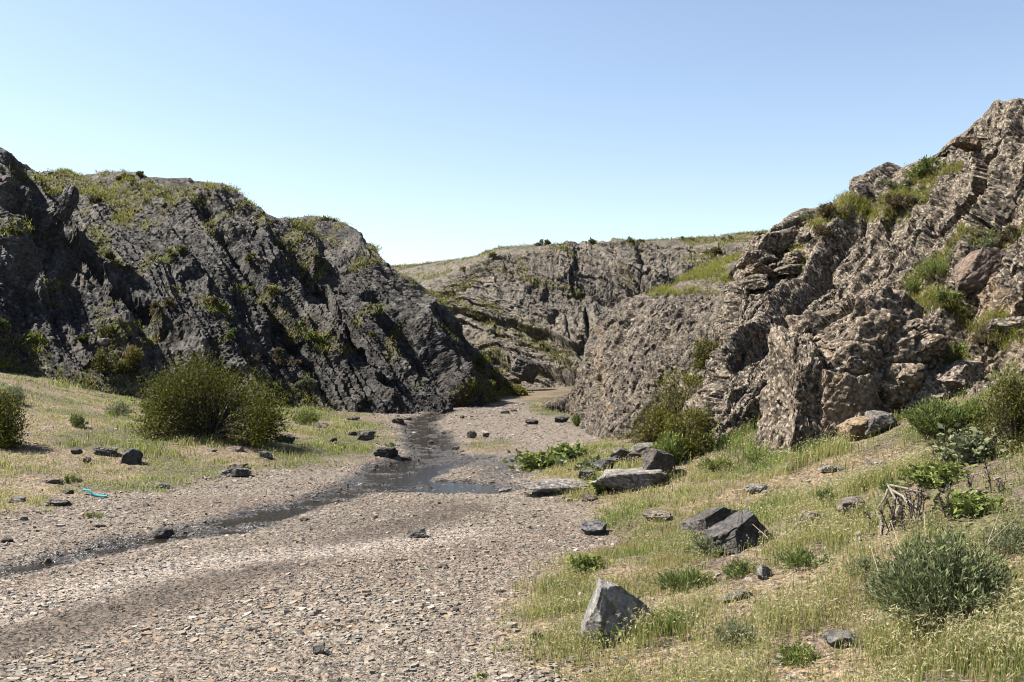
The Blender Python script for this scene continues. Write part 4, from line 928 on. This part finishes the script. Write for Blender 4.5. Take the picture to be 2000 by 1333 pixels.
# plants of the right slope
plant('g', 1985, 880, 150, 165, 'dome', OLIVE, 13, 'large dark green bush at the right edge above the dry mullein stalks', 'bush', 'bush')
plant('g', 1830, 850, 140, 70, 'feather', GREEN, 14, 'rounded green broom shrub at the top of the slope under the cliff', 'shrub', 'shrub')
plant('g', 1900, 830, 70, 46, 'feather', LIME, 15, 'light green tuft right of the rounded broom shrub', 'plant', 'plant')
plant('g', 1845, 1225, 300, 180, 'feather', [(.28,.34,.15,4),(.38,.42,.22,3),(.20,.26,.10,3)], 16, 'large feathery dark green shrub with dry stalks in the lower right grass', 'shrub', 'shrub', twig=(.42,.36,.25), dens=0.5, leafpx=12)
plant('g', 1720, 1175, 120, 70, 'dry', SAGE, 17, 'pale dry twiggy plant left of the large feathery shrub', 'dry plant', 'plant', twig=(.5,.43,.3), dens=0.35)
for i, (px, py, wp, hp, st, pal, lab) in enumerate([
    (1345, 1150, 120, 52, 'feather', GREEN, 'fresh green feathery clump left of the small rounded pale stone'),
    (1445, 1125, 80, 40, 'feather', GREEN, 'green feathery clump right above the small rounded pale stone'),
    (1385, 1085, 90, 46, 'feather', SAGE, 'grey green feathery clump at the foot of the nearer dark slab'),
    (1570, 1110, 110, 50, 'feather', GREEN, 'green feathery clump right of the nearer dark slab'),
    (1560, 1300, 90, 60, 'feather', LIME, 'light green feathery clump below the flat cracked stone'),
    (1310, 1230, 90, 60, 'feather', LIME, 'light green feathery tuft behind the right end of the wedge rock'),
    (1440, 1262, 110, 60, 'feather', SAGE, 'grey green tuft in the grass right of the lush foreground grass'),
    (1980, 1080, 110, 70, 'feather', SAGE, 'grey green sage clump at the right edge below the mullein'),
    (1960, 1300, 120, 80, 'feather', GREEN, 'green feathery clump in the bottom right corner'),
    (1690, 1120, 90, 44, 'feather', SAGE, 'silvery sage tuft between the slabs and the feathery shrub'),
    (1620, 985, 60, 36, 'feather', GREEN, 'green tuft above the brown stone on the slope'),
    (1740, 960, 60, 30, 'feather', GREEN, 'green tuft at the foot of the stacked tan stones'),
    (1480, 905, 60, 30, 'feather', LIME, 'bright green tuft at the foot of the brown cliff face'),
    (1400, 920, 90, 28, 'feather', LIME, 'bright green strip of plants along the brown cliff foot')]):
    plant('g', px, py, wp * 1.15, hp * 0.8, st, pal, 40 + i, lab, 'plant', 'plant', leafpx=8, dens=0.55, twig=(.34,.36,.16))
for i, (px, py, wp, hp, pal, lab) in enumerate([
    (1060, 918, 80, 40, LIME, 'broad leaved green plant at the gravel edge right of the pool'),
    (1110, 905, 70, 42, GREEN, 'broad leaved plant behind the green plant right of the pool'),
    (1180, 962, 44, 40, LIME, 'bright leafy plant growing out of the pale ledge'),
    (1150, 918, 60, 24, SAGE, 'grey green leafy plant left of the dark grey boulder'),
    (1140, 1122, 64, 42, LIME, 'pale leafy plant in the straw grass at the gravel tongue'),
    (1830, 945, 110, 52, LIME, 'white green mullein leaves under the dry stalks'),
    (1895, 905, 100, 80, SAGE, 'silvery leafed mullein below the dark green bush'),
    (1900, 1000, 110, 44, LIME, 'green leaf rosette right of the lower dry stalks'),
    (937, 1330, 24, 14, LIME, 'tiny green sprout in the foreground gravel'),
    (1185, 1258, 50, 46, LIME, 'bright green grass sprout at the foot of the wedge rock')]):
    plant('g', px, py, wp, hp, 'leafy', pal, 70 + i, lab, 'plant', 'plant')
# shrubs growing on the slopes
HS = [
 ('left_hill', 205, 662, 56, 32, 'dome', DKBUSH, 'dark olive shrub on the scree above the pale round stone'),
 ('left_hill', 165, 668, 32, 20, 'dome', OLIVE, 'small olive shrub left of the dark olive shrub on the scree'),
 ('left_hill', 232, 632, 30, 14, 'dome', SAGE, 'pale tuft above the dark olive shrub on the scree'),
 ('left_hill', 62, 440, 56, 28, 'dome', BROWN, 'brown shrub high on the left hillside near the upright pillar'),
 ('left_hill', 30, 455, 44, 22, 'dome', OLIVE, 'olive shrub left of the brown shrub near the upright pillar'),
 ('left_hill', 245, 350, 40, 14, 'dome', DKBUSH, 'dark skyline shrub on the left crest of the left hill'),
 ('left_hill', 275, 343, 26, 12, 'dome', DKBUSH, 'small dark skyline shrub at the top of the left hill'),
 ('left_hill', 195, 395, 44, 16, 'dome', BROWN, 'brown shrub under the grassy shoulder of the left hill'),
 ('left_hill', 215, 505, 26, 18, 'dome', BROWN, 'brown tuft by the green streak in the gully'),
 ('left_hill', 245, 525, 26, 16, 'dome', OLIVE, 'olive tuft at the lower end of the gully streak'),
 ('left_hill', 345, 495, 40, 22, 'dome', DKBUSH, 'dark shrub in the middle of the left hillside'),
 ('left_hill', 320, 600, 50, 24, 'dome', BROWN, 'dry brown shrub on the scree below the middle of the hillside'),
 ('left_hill', 435, 608, 40, 20, 'dome', LIME, 'bright green shrub on the scree above the large bush'),
 ('left_hill', 415, 590, 30, 14, 'dome', BROWN, 'brown tuft left of the bright green shrub on the scree'),
 ('left_hill', 455, 660, 36, 18, 'dome', GREEN, 'green shrub below the bright green one on the scree'),
 ('left_hill', 490, 505, 22, 16, 'dome', DKBUSH, 'dark tuft on the rib below the hill crest'),
 ('left_hill', 535, 575, 36, 16, 'dome', OLIVE, 'olive shrub in the gully left of the bulging slab'),
 ('left_hill', 540, 712, 44, 34, 'dome', BROWN, 'tall dry brown shrub right of the large bush'),
 ('left_hill', 578, 715, 26, 20, 'dome', BROWN, 'small dry shrub right of the tall dry brown shrub'),
 ('left_hill', 500, 705, 30, 16, 'dry', BROWN, 'grey twig clump left of the tall dry brown shrub'),
 ('left_hill', 595, 755, 40, 22, 'dome', SAGE, 'pale grassy tuft on the scree foot of the left hill'),
 ('left_hill', 615, 665, 40, 20, 'dome', GREEN, 'green clump in the shaded gully under the bulging slab'),
 ('left_hill', 720, 655, 26, 12, 'dome', OLIVE, 'olive tuft in the shaded gully below the long slab'),
 ('left_hill', 730, 780, 24, 14, 'dome', BROWN, 'brown tuft on the lower slabs of the spur'),
 ('left_hill', 475, 690, 24, 14, 'dome', OLIVE, 'olive tuft behind the top of the large bush'),
 ('left_hill', 110, 600, 24, 12, 'dome', OLIVE, 'olive tuft low on the left hillside'),
 ('left_hill', 70, 668, 36, 26, 'dome', LIME, 'yellow green tuft on the scree at far left'),
 ('left_hill', 8, 640, 22, 22, 'dome', GREEN, 'green tuft at the left edge of the hillside'),
 ('left_hill', 640, 432, 40, 10, 'dome', DKBUSH, 'dark shrub on the crest near the blunt rock nose'),
 ('left_hill', 935, 712, 44, 16, 'dome', GREEN, 'green clump on the shaded spur end'),
 ('left_hill', 1000, 772, 60, 26, 'dome', YELLOW, 'yellow green bush at the toe of the spur'),
 ('left_hill', 1035, 782, 44, 18, 'dome', OLIVE, 'olive bush right of the yellow green bush at the spur toe'),
 ('left_hill', 970, 760, 36, 14, 'dome', OLIVE, 'olive tuft on the slope above the spur toe'),
 ('g', 600, 830, 64, 30, 'feather', LIME, 'yellow green tuft at the foot of the dark hillside'),
 ('g', 230, 812, 60, 26, 'feather', SAGE, 'grey green tuft left of the large bush'),
 ('g', 305, 815, 70, 44, 'feather', LIME, 'lime green plants at the left flank of the large bush'),
 ('g', 150, 835, 44, 26, 'feather', GREEN, 'green tuft on the bank between the two dark bushes'),
 ('g', 30, 790, 60, 36, 'feather', SAGE, 'grey green shrub above the bush at the left edge'),
 ('g', 665, 877, 24, 12, 'feather', GREEN, 'green tuft right of the dark upright stone on the left bank'),
 ('g', 762, 874, 22, 10, 'feather', GREEN, 'green tuft behind the boulder with the brown end'),
 ('g', 180, 1012, 44, 14, 'feather', LIME, 'light green patch by the pale stone on the dry bank'),
 ('g', 140, 945, 40, 16, 'feather', GREEN, 'green tuft in straw grass above the low brown stone'),
 ('far_hill', 1240, 475, 40, 12, 'dome', DKBUSH, 'dark shrub on the far skyline above the column cliffs'),
 ('far_hill', 1060, 478, 44, 9, 'dome', DKBUSH, 'low dark shrub row on the left far skyline'),
 ('far_hill', 1165, 474, 40, 8, 'dome', DKBUSH, 'low dark shrub on the middle far skyline'),
 ('far_hill', 1340, 468, 36, 8, 'dome', OLIVE, 'olive shrub on the right far skyline'),
 ('far_hill', 1390, 498, 50, 16, 'dome', OLIVE, 'olive shrub on the green terrace of the far hill'),
 ('far_hill', 1420, 468, 30, 7, 'dome', OLIVE, 'small olive shrub on the far skyline beside the right cliff'),
 ('far_hill', 905, 530, 30, 8, 'dome', OLIVE, 'olive shrub above the ribbed dark bar of the far hill'),
 ('far_hill', 960, 505, 40, 10, 'dome', OLIVE, 'olive shrub on the left shoulder of the far hill'),
 ('right_cliff', 1820, 335, 80, 34, 'dome', GREEN, 'green shrub on the skyline below the orange rock beak'),
 ('right_cliff', 1790, 345, 50, 22, 'feather', LIME, 'lime green grass at the left of the skyline shrub'),
 ('right_cliff', 1745, 372, 80, 24, 'dome', SAGE, 'grey green scrub patch under the stepped skyline rock'),
 ('right_cliff', 1760, 402, 80, 26, 'dome', BROWN, 'brown scrub band in the hollow of the upper cliff'),
 ('right_cliff', 1625, 420, 56, 34, 'dome', BROWN, 'brown green shrub on the crest of the right cliff'),
 ('right_cliff', 1590, 425, 50, 18, 'dome', SAGE, 'sage shrub left of the brown green crest shrub'),
 ('right_cliff', 1605, 458, 46, 26, 'dome', BROWN, 'dark brown shrub below the crest shrub'),
 ('right_cliff', 1822, 545, 90, 44, 'feather', LIME, 'yellow green grass clump beside the smooth brown block'),
 ('right_cliff', 1785, 568, 50, 22, 'feather', LIME, 'lime tuft left of the yellow green clump on the cliff'),
 ('right_cliff', 1750, 582, 64, 20, 'dome', SAGE, 'silvery shrub on top of the huge lichened block'),
 ('right_cliff', 1935, 480, 90, 30, 'dome', SAGE, 'grey green shrub on the shelf above the smooth brown block'),
 ('right_cliff', 1980, 470, 60, 40, 'dome', BROWN, 'brown twiggy shrub at the right end of the shelf'),
 ('right_cliff', 1850, 585, 60, 24, 'dome', GREEN, 'green shrub under the yellow green clump on the cliff'),
 ('right_cliff', 1845, 612, 60, 26, 'dome', OLIVE, 'olive shrub at the lower left of the smooth brown block'),
 ('right_cliff', 1855, 518, 20, 30, 'feather', SAGE, 'pale silvery grass tuft above the smooth brown block'),
 ('right_cliff', 1925, 665, 70, 44, 'dry', BROWN, 'brown twig tangle on the soil pocket of the cliff'),
 ('right_cliff', 1880, 690, 46, 22, 'dome', LIME, 'lime green plant right of the deep crack'),
 ('right_cliff', 1600, 705, 40, 24, 'feather', LIME, 'green tuft in the notch left of the huge lichened block'),
 ('right_cliff', 1550, 690, 30, 12, 'dome', SAGE, 'small sage tuft on top of the grey split block'),
]
for i, (sh, px, py, wp, hp, st, pal, lab) in enumerate(HS):
    kw = dict(leafpx=5) if st == 'feather' else {}
    plant(sh, px, py, wp, hp, st, pal, 200 + i, lab, 'shrub' if st != 'feather' else 'plant', 'shrub' if st != 'feather' else 'plant', dens=1.2, **kw)
print('shrubs', time.time() - T0)

# ---- dry stalks, fallen branch, twigs, plastic strip
def stalks(px, py, spread, n, hpx, seed, label):
    rs = np.random.RandomState(seed); c = Gp(px, py); s = c[1] / F
    root_ = bpy.data.objects.new('dry_mullein', None); S.collection.objects.link(root_); root_.location = c
    tag(root_, label, 'dry plant', 'dry mullein clumps')
    vs, qs, cs, off = [], [], [], 0
    kv, kq, kc = [], [], []
    for i in range(n):
        a = np.array([rs.uniform(-.5, .5) * spread * s, rs.uniform(-.5, .5) * spread * s * 0.6, 0]); a[2] = gmacro(np.array(c[0] + a[0]), np.array(c[1] + a[1])) - c[2] - 0.02
        h = hpx * s * rs.uniform(0.6, 1.15); tip = a + np.array([rs.normal(0, .22) * h, rs.normal(0, .18) * h, h])
        t = np.linspace(0, 1, 9)[:, None]; path = lerp(a, tip, t) + np.array([0.04 * h, 0, 0]) * np.sin(t * 3)
        v, q = tubes(path[None], 0.0045, 0.003, 4); vs.append(v); qs.append(q + off); off += len(v)
        m = 34; tt = rs.uniform(0.35, 1.0, m); pos = a + (tip - a) * tt[:, None] + rs.normal(size=(m, 3)) * 0.007
        kv.append((pos, unit(rs.normal(size=(m, 3)) + [0, 0, .6])))
    v = np.concatenate(vs); mesh_np('stalks', v, quads=np.concatenate(qs), col=np.broadcast_to(np.array([.17,.135,.12]), v.shape), mat=M_twig, parent=root_)
    pos = np.concatenate([k[0] for k in kv]); d = np.concatenate([k[1] for k in kv])
    v, q, cc = leaves(pos, d, rs.uniform(.014, .026, len(pos)), rs.uniform(.009, .014, len(pos)), pick(rs, len(pos), [(.13,.10,.09,4),(.24,.20,.17,2),(.34,.30,.26,1)]), rs)
    mesh_np('seed_heads', v, quads=q, col=cc, mat=M_leaf, smooth=False, parent=root_)
stalks(1890, 900, 110, 13, 60, 1, 'clump of dark dry mullein spikes just below the silvery leafed mullein')
stalks(1835, 1000, 230, 26, 62, 2, 'wide row of dark dry mullein spikes right of the bare fallen branch')
def branch(name, label, pts, r0, r1, col, cat, jit=0.0):
    """pts: list of polylines of (px, py, lift above ground)"""
    vs, qs, off = [], [], 0; base = Gp(*pts[0][0][:2])
    for pl in pts:
        w3 = np.array([Gp(a, b) + [0, 0, l] for a, b, l in pl]) - base
        n_ = len(w3); t = np.linspace(0, n_ - 1, n_ * 4); i = np.clip(t.astype(int), 0, n_ - 2)
        path = lerp(w3[i], w3[i + 1], (t - i)[:, None])
        v, q = tubes(path[None], r0, r1, 5); vs.append(v); qs.append(q + off); off += len(v)
    v = np.concatenate(vs); o = mesh_np(name, v, quads=np.concatenate(qs), col=np.broadcast_to(np.array(col), v.shape), mat=M_twig)
    o.location = base; tag(o, label, cat)
branch('fallen_branch', 'bare pale forked branch lying in the slope grass', [[(1734,965,.03),(1728,985,.04),(1712,1010,.04),(1700,1025,.03),(1688,1048,.01)],[(1734,962,.06),(1748,990,.06),(1758,1004,.04),(1775,1025,.02)],[(1738,972,.06),(1765,985,.05),(1795,1004,.03),(1815,1020,.01)],[(1736,964,.06),(1770,968,.05),(1800,972,.03)],[(1757,1004,.05),(1742,1030,.04),(1730,1050,.01)],[(1712,1010,.04),(1722,1030,.03),(1720,1050,.01)],[(1765,985,.05),(1782,1010,.03),(1790,1030,.01)]], 0.011, 0.004, (.40,.35,.31), 'branch')
branch('white_twig', 'small bleached white twig in the lower right grass', [[(1756,1240,.03),(1757,1254,.04),(1766,1262,.03),(1774,1270,.01)],[(1757,1254,.04),(1753,1250,.05)]], 0.005, 0.003, (.85,.80,.78), 'twig')
for i, (pts, lab) in enumerate([
    ([[(1700,1160,.02),(1760,1120,.12),(1800,1105,.2)],[(1760,1120,.12),(1740,1085,.2)],[(1720,1150,.05),(1700,1115,.14)]], 'pale dry weed stalk arching left of the large feathery shrub'),
    ([[(1790,1200,.02),(1800,1165,.14),(1808,1135,.24),(1806,1110,.3)],[(1800,1165,.14),(1775,1140,.22)],[(1806,1140,.22),(1830,1150,.24)]], 'pale branched dry stalk standing in the large feathery shrub'),
    ([[(1880,1180,.05),(1930,1140,.2),(1985,1120,.28)],[(1930,1140,.2),(1955,1110,.3)]], 'pale dry stalk leaning right out of the large feathery shrub'),
    ([[(1530,1075,.0),(1500,1080,.1),(1480,1100,.16)],[(1500,1080,.1),(1470,1075,.18)]], 'thin dry stalk arching beside the nearer dark slab')]):
    branch('dry_stalk', lab, pts, 0.0028, 0.0016, (.55,.46,.32), 'dry stalk')
p = Gp(162, 969); q_ = Gp(208, 974)
t = np.linspace(0, 1, 14)[:, None]; ln = lerp(p, q_, t) + np.concatenate([0.02 * np.sin(t * 9), 0 * t, 0.03 + 0.025 * np.sin(t * 5 + 1)], 1) - p
v = np.concatenate([ln + [0, 0.0, 0.022], ln + [0, -0.025, 0.0], ln + [0, 0.02, -0.004], ln + [0, 0.0, 0.018]]); i = np.arange(13)
o = mesh_np('plastic_strip', v, quads=np.concatenate([np.stack([i + a * 14, i + 1 + a * 14, i + 1 + b_ * 14, i + b_ * 14], -1) for a, b_ in ((0, 1), (1, 2), (2, 3))]), col=np.broadcast_to(np.array([.15, .95, 1.15]), v.shape), mat=M_twig)
o.location = p; tag(o, 'crumpled turquoise plastic strip lying on the dry left bank', 'plastic strip')
p = Gp(808, 846); rock('plastic_scrap', p, (0.16, 0.10, 0.035), (0, 0, 20), 301, 'tiny pale blue plastic scrap in the upper stream', 'litter', col=(.8, 1.1, 1.2), mat=M_chip, sub=3, rough=0.15, sink=0.4)

# ------------------------------------------------------------------ grass
def blades(x, y, z, h, wid, lean, cs, ch, headp, rs, droop=0.5, heads=1):
    """curved blades with nodding seed heads -> verts, quads, tris, colours"""
    n = len(x); a = rs.rand(n) * 6.283; dx, dy = np.cos(a), np.sin(a)
    p0 = np.stack([x, y, z], -1); d = np.stack([dx, dy, 0 * x], -1)
    p1 = p0 + d * (h * lean * 0.35)[:, None] + np.array([0, 0, 1.]) * (h * 0.62)[:, None]
    p2 = p0 + d * (h * lean)[:, None] + np.array([0, 0, 1.]) * h[:, None]
    b = rs.rand(n) * 6.283; sd_ = np.stack([np.cos(b), np.sin(b), 0 * x], -1) * (wid * 0.5)[:, None]
    v1 = np.stack([p0 - sd_, p0 + sd_, p1 + sd_ * .8, p1 - sd_ * .8, p2], 1).reshape(-1, 3)
    k = np.arange(n)[:, None] * 5
    q = k + np.array([0, 1, 2, 3]); t = k + np.array([3, 2, 4]); c1 = np.repeat(cs, 5, 0)
    m = rs.rand(n) < headp; nh = int(m.sum())
    hd = unit(d[m] * 0.9 + np.stack([rs.normal(0, .4, nh), rs.normal(0, .4, nh), -droop + rs.normal(0, .45, nh)], -1))
    hl = (h[m] * rs.uniform(0.12, 0.24, nh)); hw = np.maximum(wid[m] * rs.uniform(0.9, 1.7, nh), hl * 0.09)
    P2, CH = p2[m], ch[m]
    if heads > 1:
        nr_ = np.where(P2[:, 1] < 9, heads, 1); P2, CH, hd, hl, hw = (np.repeat(a_, nr_, 0) for a_ in (P2, CH, hd, hl, hw))
        hd = unit(hd + rs.normal(size=hd.shape) * 0.35); P2 = P2 - hd * (hl * rs.uniform(0.0, 0.35, len(hl)))[:, None]; hl = hl * rs.uniform(.6, 1.1, len(hl))
    v2, q2, c2 = leaves(P2, hd, hl, hw, CH, rs)
    return np.concatenate([v1, v2]), np.concatenate([q, q2 + len(v1)]), t, np.concatenate([c1, c2])
def ground_grass(n):
    rs = np.random.RandomState(77)
    K = n // 13
    x, y = polar(K, 2.2, 33, -36, 58)
    m, mR, mL = grass_mask(x, y)
    bare = np.maximum(sst(0.08, 0.4, n2(x, y, 0.75, 3, 52)) * 0.9, 0.8 * sst(0.15, 0.4, n2(x, y, 0.28, 2, 53)))
    far_t = sst(16, 24, y)
    pr = m ** 1.5 * (1 - bare) * (0.35 + 0.65 * sst(-0.2, 0.25, n2(x, y, 0.45, 2, 402)))
    sd0 = stream_d(x, y); pr *= sst(0.1, 0.4, sd0)
    k = rs.rand(K) < pr; x, y = x[k], y[k]; K = len(x)
    per = rs.randint(5, 24, K); ci = np.repeat(np.arange(K), per); n = len(ci)
    sp_ = 0.026 + 0.003 * y[ci]
    X = x[ci] + rs.normal(size=n) * sp_; Y = y[ci] + rs.normal(size=n) * sp_
    m, mR, mL = grass_mask(X, Y)
    Z = gmacro(X, Y) - 0.01
    lush = sst(-0.1, 0.4, n2(X, Y, 1.1, 3, 403))
    lp = Gp(1320, 1290); lp2 = Gp(1600, 1230)
    lush = np.maximum(lush, 1.1 * sst(0.5, 0.1, np.hypot(X - lp[0], Y - lp[1] - .25)))
    h = (0.05 + 0.085 * lush + 0.02 * mR) * rs.uniform(0.6, 1.3, n) * (0.45 + 0.55 * m) * lerp(1.0, 0.8, sst(12, 20, Y))
    wid = np.maximum(0.0026, 0.00052 * Y) * rs.uniform(0.7, 1.4, n)
    green = np.clip(sst(-0.15, 0.3, n2(X, Y, 1.6, 3, 51)) * 0.9 + 0.35 * (lush - 0.4) + 0.25 * n2(X, Y, 0.3, 2, 404), 0, 1)
    lb = sst(0.5, 2.5, edge(EDGE_L, Y) - X); green = np.clip(np.where(X < -1, green * 0.7 + 0.35 * sst(19, 24, Y) + 0.25 * sst(2.5, 5, edge(EDGE_L, Y) - X) * sst(17, 21, Y), green), 0, 1)
    gsel = rs.rand(n) < 0.28 + green * 0.7
    cg = pick(rs, n, [(.38,.52,.10,4),(.54,.64,.15,4),(.24,.36,.10,3),(.42,.55,.25,2)]); cstr = pick(rs, n, [(.88,.76,.36,4),(.76,.70,.28,4),(.60,.46,.24,1.5),(.64,.68,.22,3)])
    cs = np.where(gsel[:, None], cg, cstr)
    ch = pick(rs, n, [(1.1,.98,.62,4),(.98,.90,.50,3),(.82,.82,.40,3),(.84,.62,.42,1)])
    red = sst(0.3, 0.55, n2(X, Y, 0.9, 2, 405)); ch = mix3(ch.astype(np.float32), (.66,.45,.28), 0.6 * red)
    v, q, t, c = blades(X, Y, Z, h, wid, rs.uniform(0.05, 0.45, n), cs, ch, 0.6, rs, heads=3)
    o = mesh_np('grass', v, quads=q, tris=t, col=c, mat=M_grass, smooth=False)
    tag(o, 'dry straw and green cheatgrass covering the creek banks', 'grass', kind='stuff'); print('grass', n)
ground_grass(1350000)
def hill_grass(name, sheet_, mask, n, hgt, label, pal, seed, pxw=0.0006):
    rs = np.random.RandomState(seed); g, nn, pxy = SHEETS[sheet_]
    area = np.linalg.norm(np.cross(np.gradient(g, axis=0), np.gradient(g, axis=1)), axis=-1)
    pr = (np.clip(mask - 0.15, 0, 1) * area * (g[..., 1] < 85) * (np.abs(pxy[..., 0] - 1000) < 1300)).reshape(-1); cdf = np.cumsum(pr); cdf /= cdf[-1]
    K = n // 10; idx = np.searchsorted(cdf, rs.rand(K)); p = g.reshape(-1, 3)[idx]
    ci = np.repeat(np.arange(K), 10); n = len(ci); q_ = p[ci] + rs.normal(size=(n, 3)) * [0.09, 0.09, 0.03] * (p[ci][:, 1:2] / 34)
    sel = rs.rand(n); D = q_[:, 1]
    h = hgt * rs.uniform(0.5, 1.3, n) * (0.7 + 0.6 * sst(-.2, .4, vnoise(q_ / 0.8, 7)))
    cp = pick(rs, K, pal, 0.3)[ci] * rs.uniform(0.8, 1.2, (n, 1))
    v, q, t, c = blades(q_[:, 0], q_[:, 1], q_[:, 2] - 0.03, h, pxw * D * rs.uniform(.7, 1.4, n), rs.uniform(0.3, 1.5, n), cp, cp * 1.2, 0.25, rs)
    o = mesh_np(name, v, quads=q, tris=t, col=c, mat=M_grass, smooth=False); tag(o, label, 'grass', kind='stuff')
PH = [(.40,.42,.08,4),(.52,.47,.15,2),(.29,.34,.07,3),(.44,.38,.16,2)]
hill_grass('hillside_grass', 'left_hill', HG_left, 150000, 0.075, 'yellow green grass in ledges and gullies of the left hillside', PH, 91)
hill_grass('hillside_grass', 'far_hill', HG_far, 120000, 0.10, 'yellow green grass on the top and ledges of the far hill', [(.40,.37,.15,4),(.33,.34,.10,3),(.26,.30,.08,2)], 92)
hill_grass('hillside_grass', 'rock_wall', HG_mid, 25000, 0.16, 'green grass on the ledge above the rock wall', PH, 93)
hill_grass('hillside_grass', 'right_cliff', HG_right, 60000, 0.085, 'grass and weeds on the shelves of the right cliff', PH, 94)
print('done', time.time() - T0)
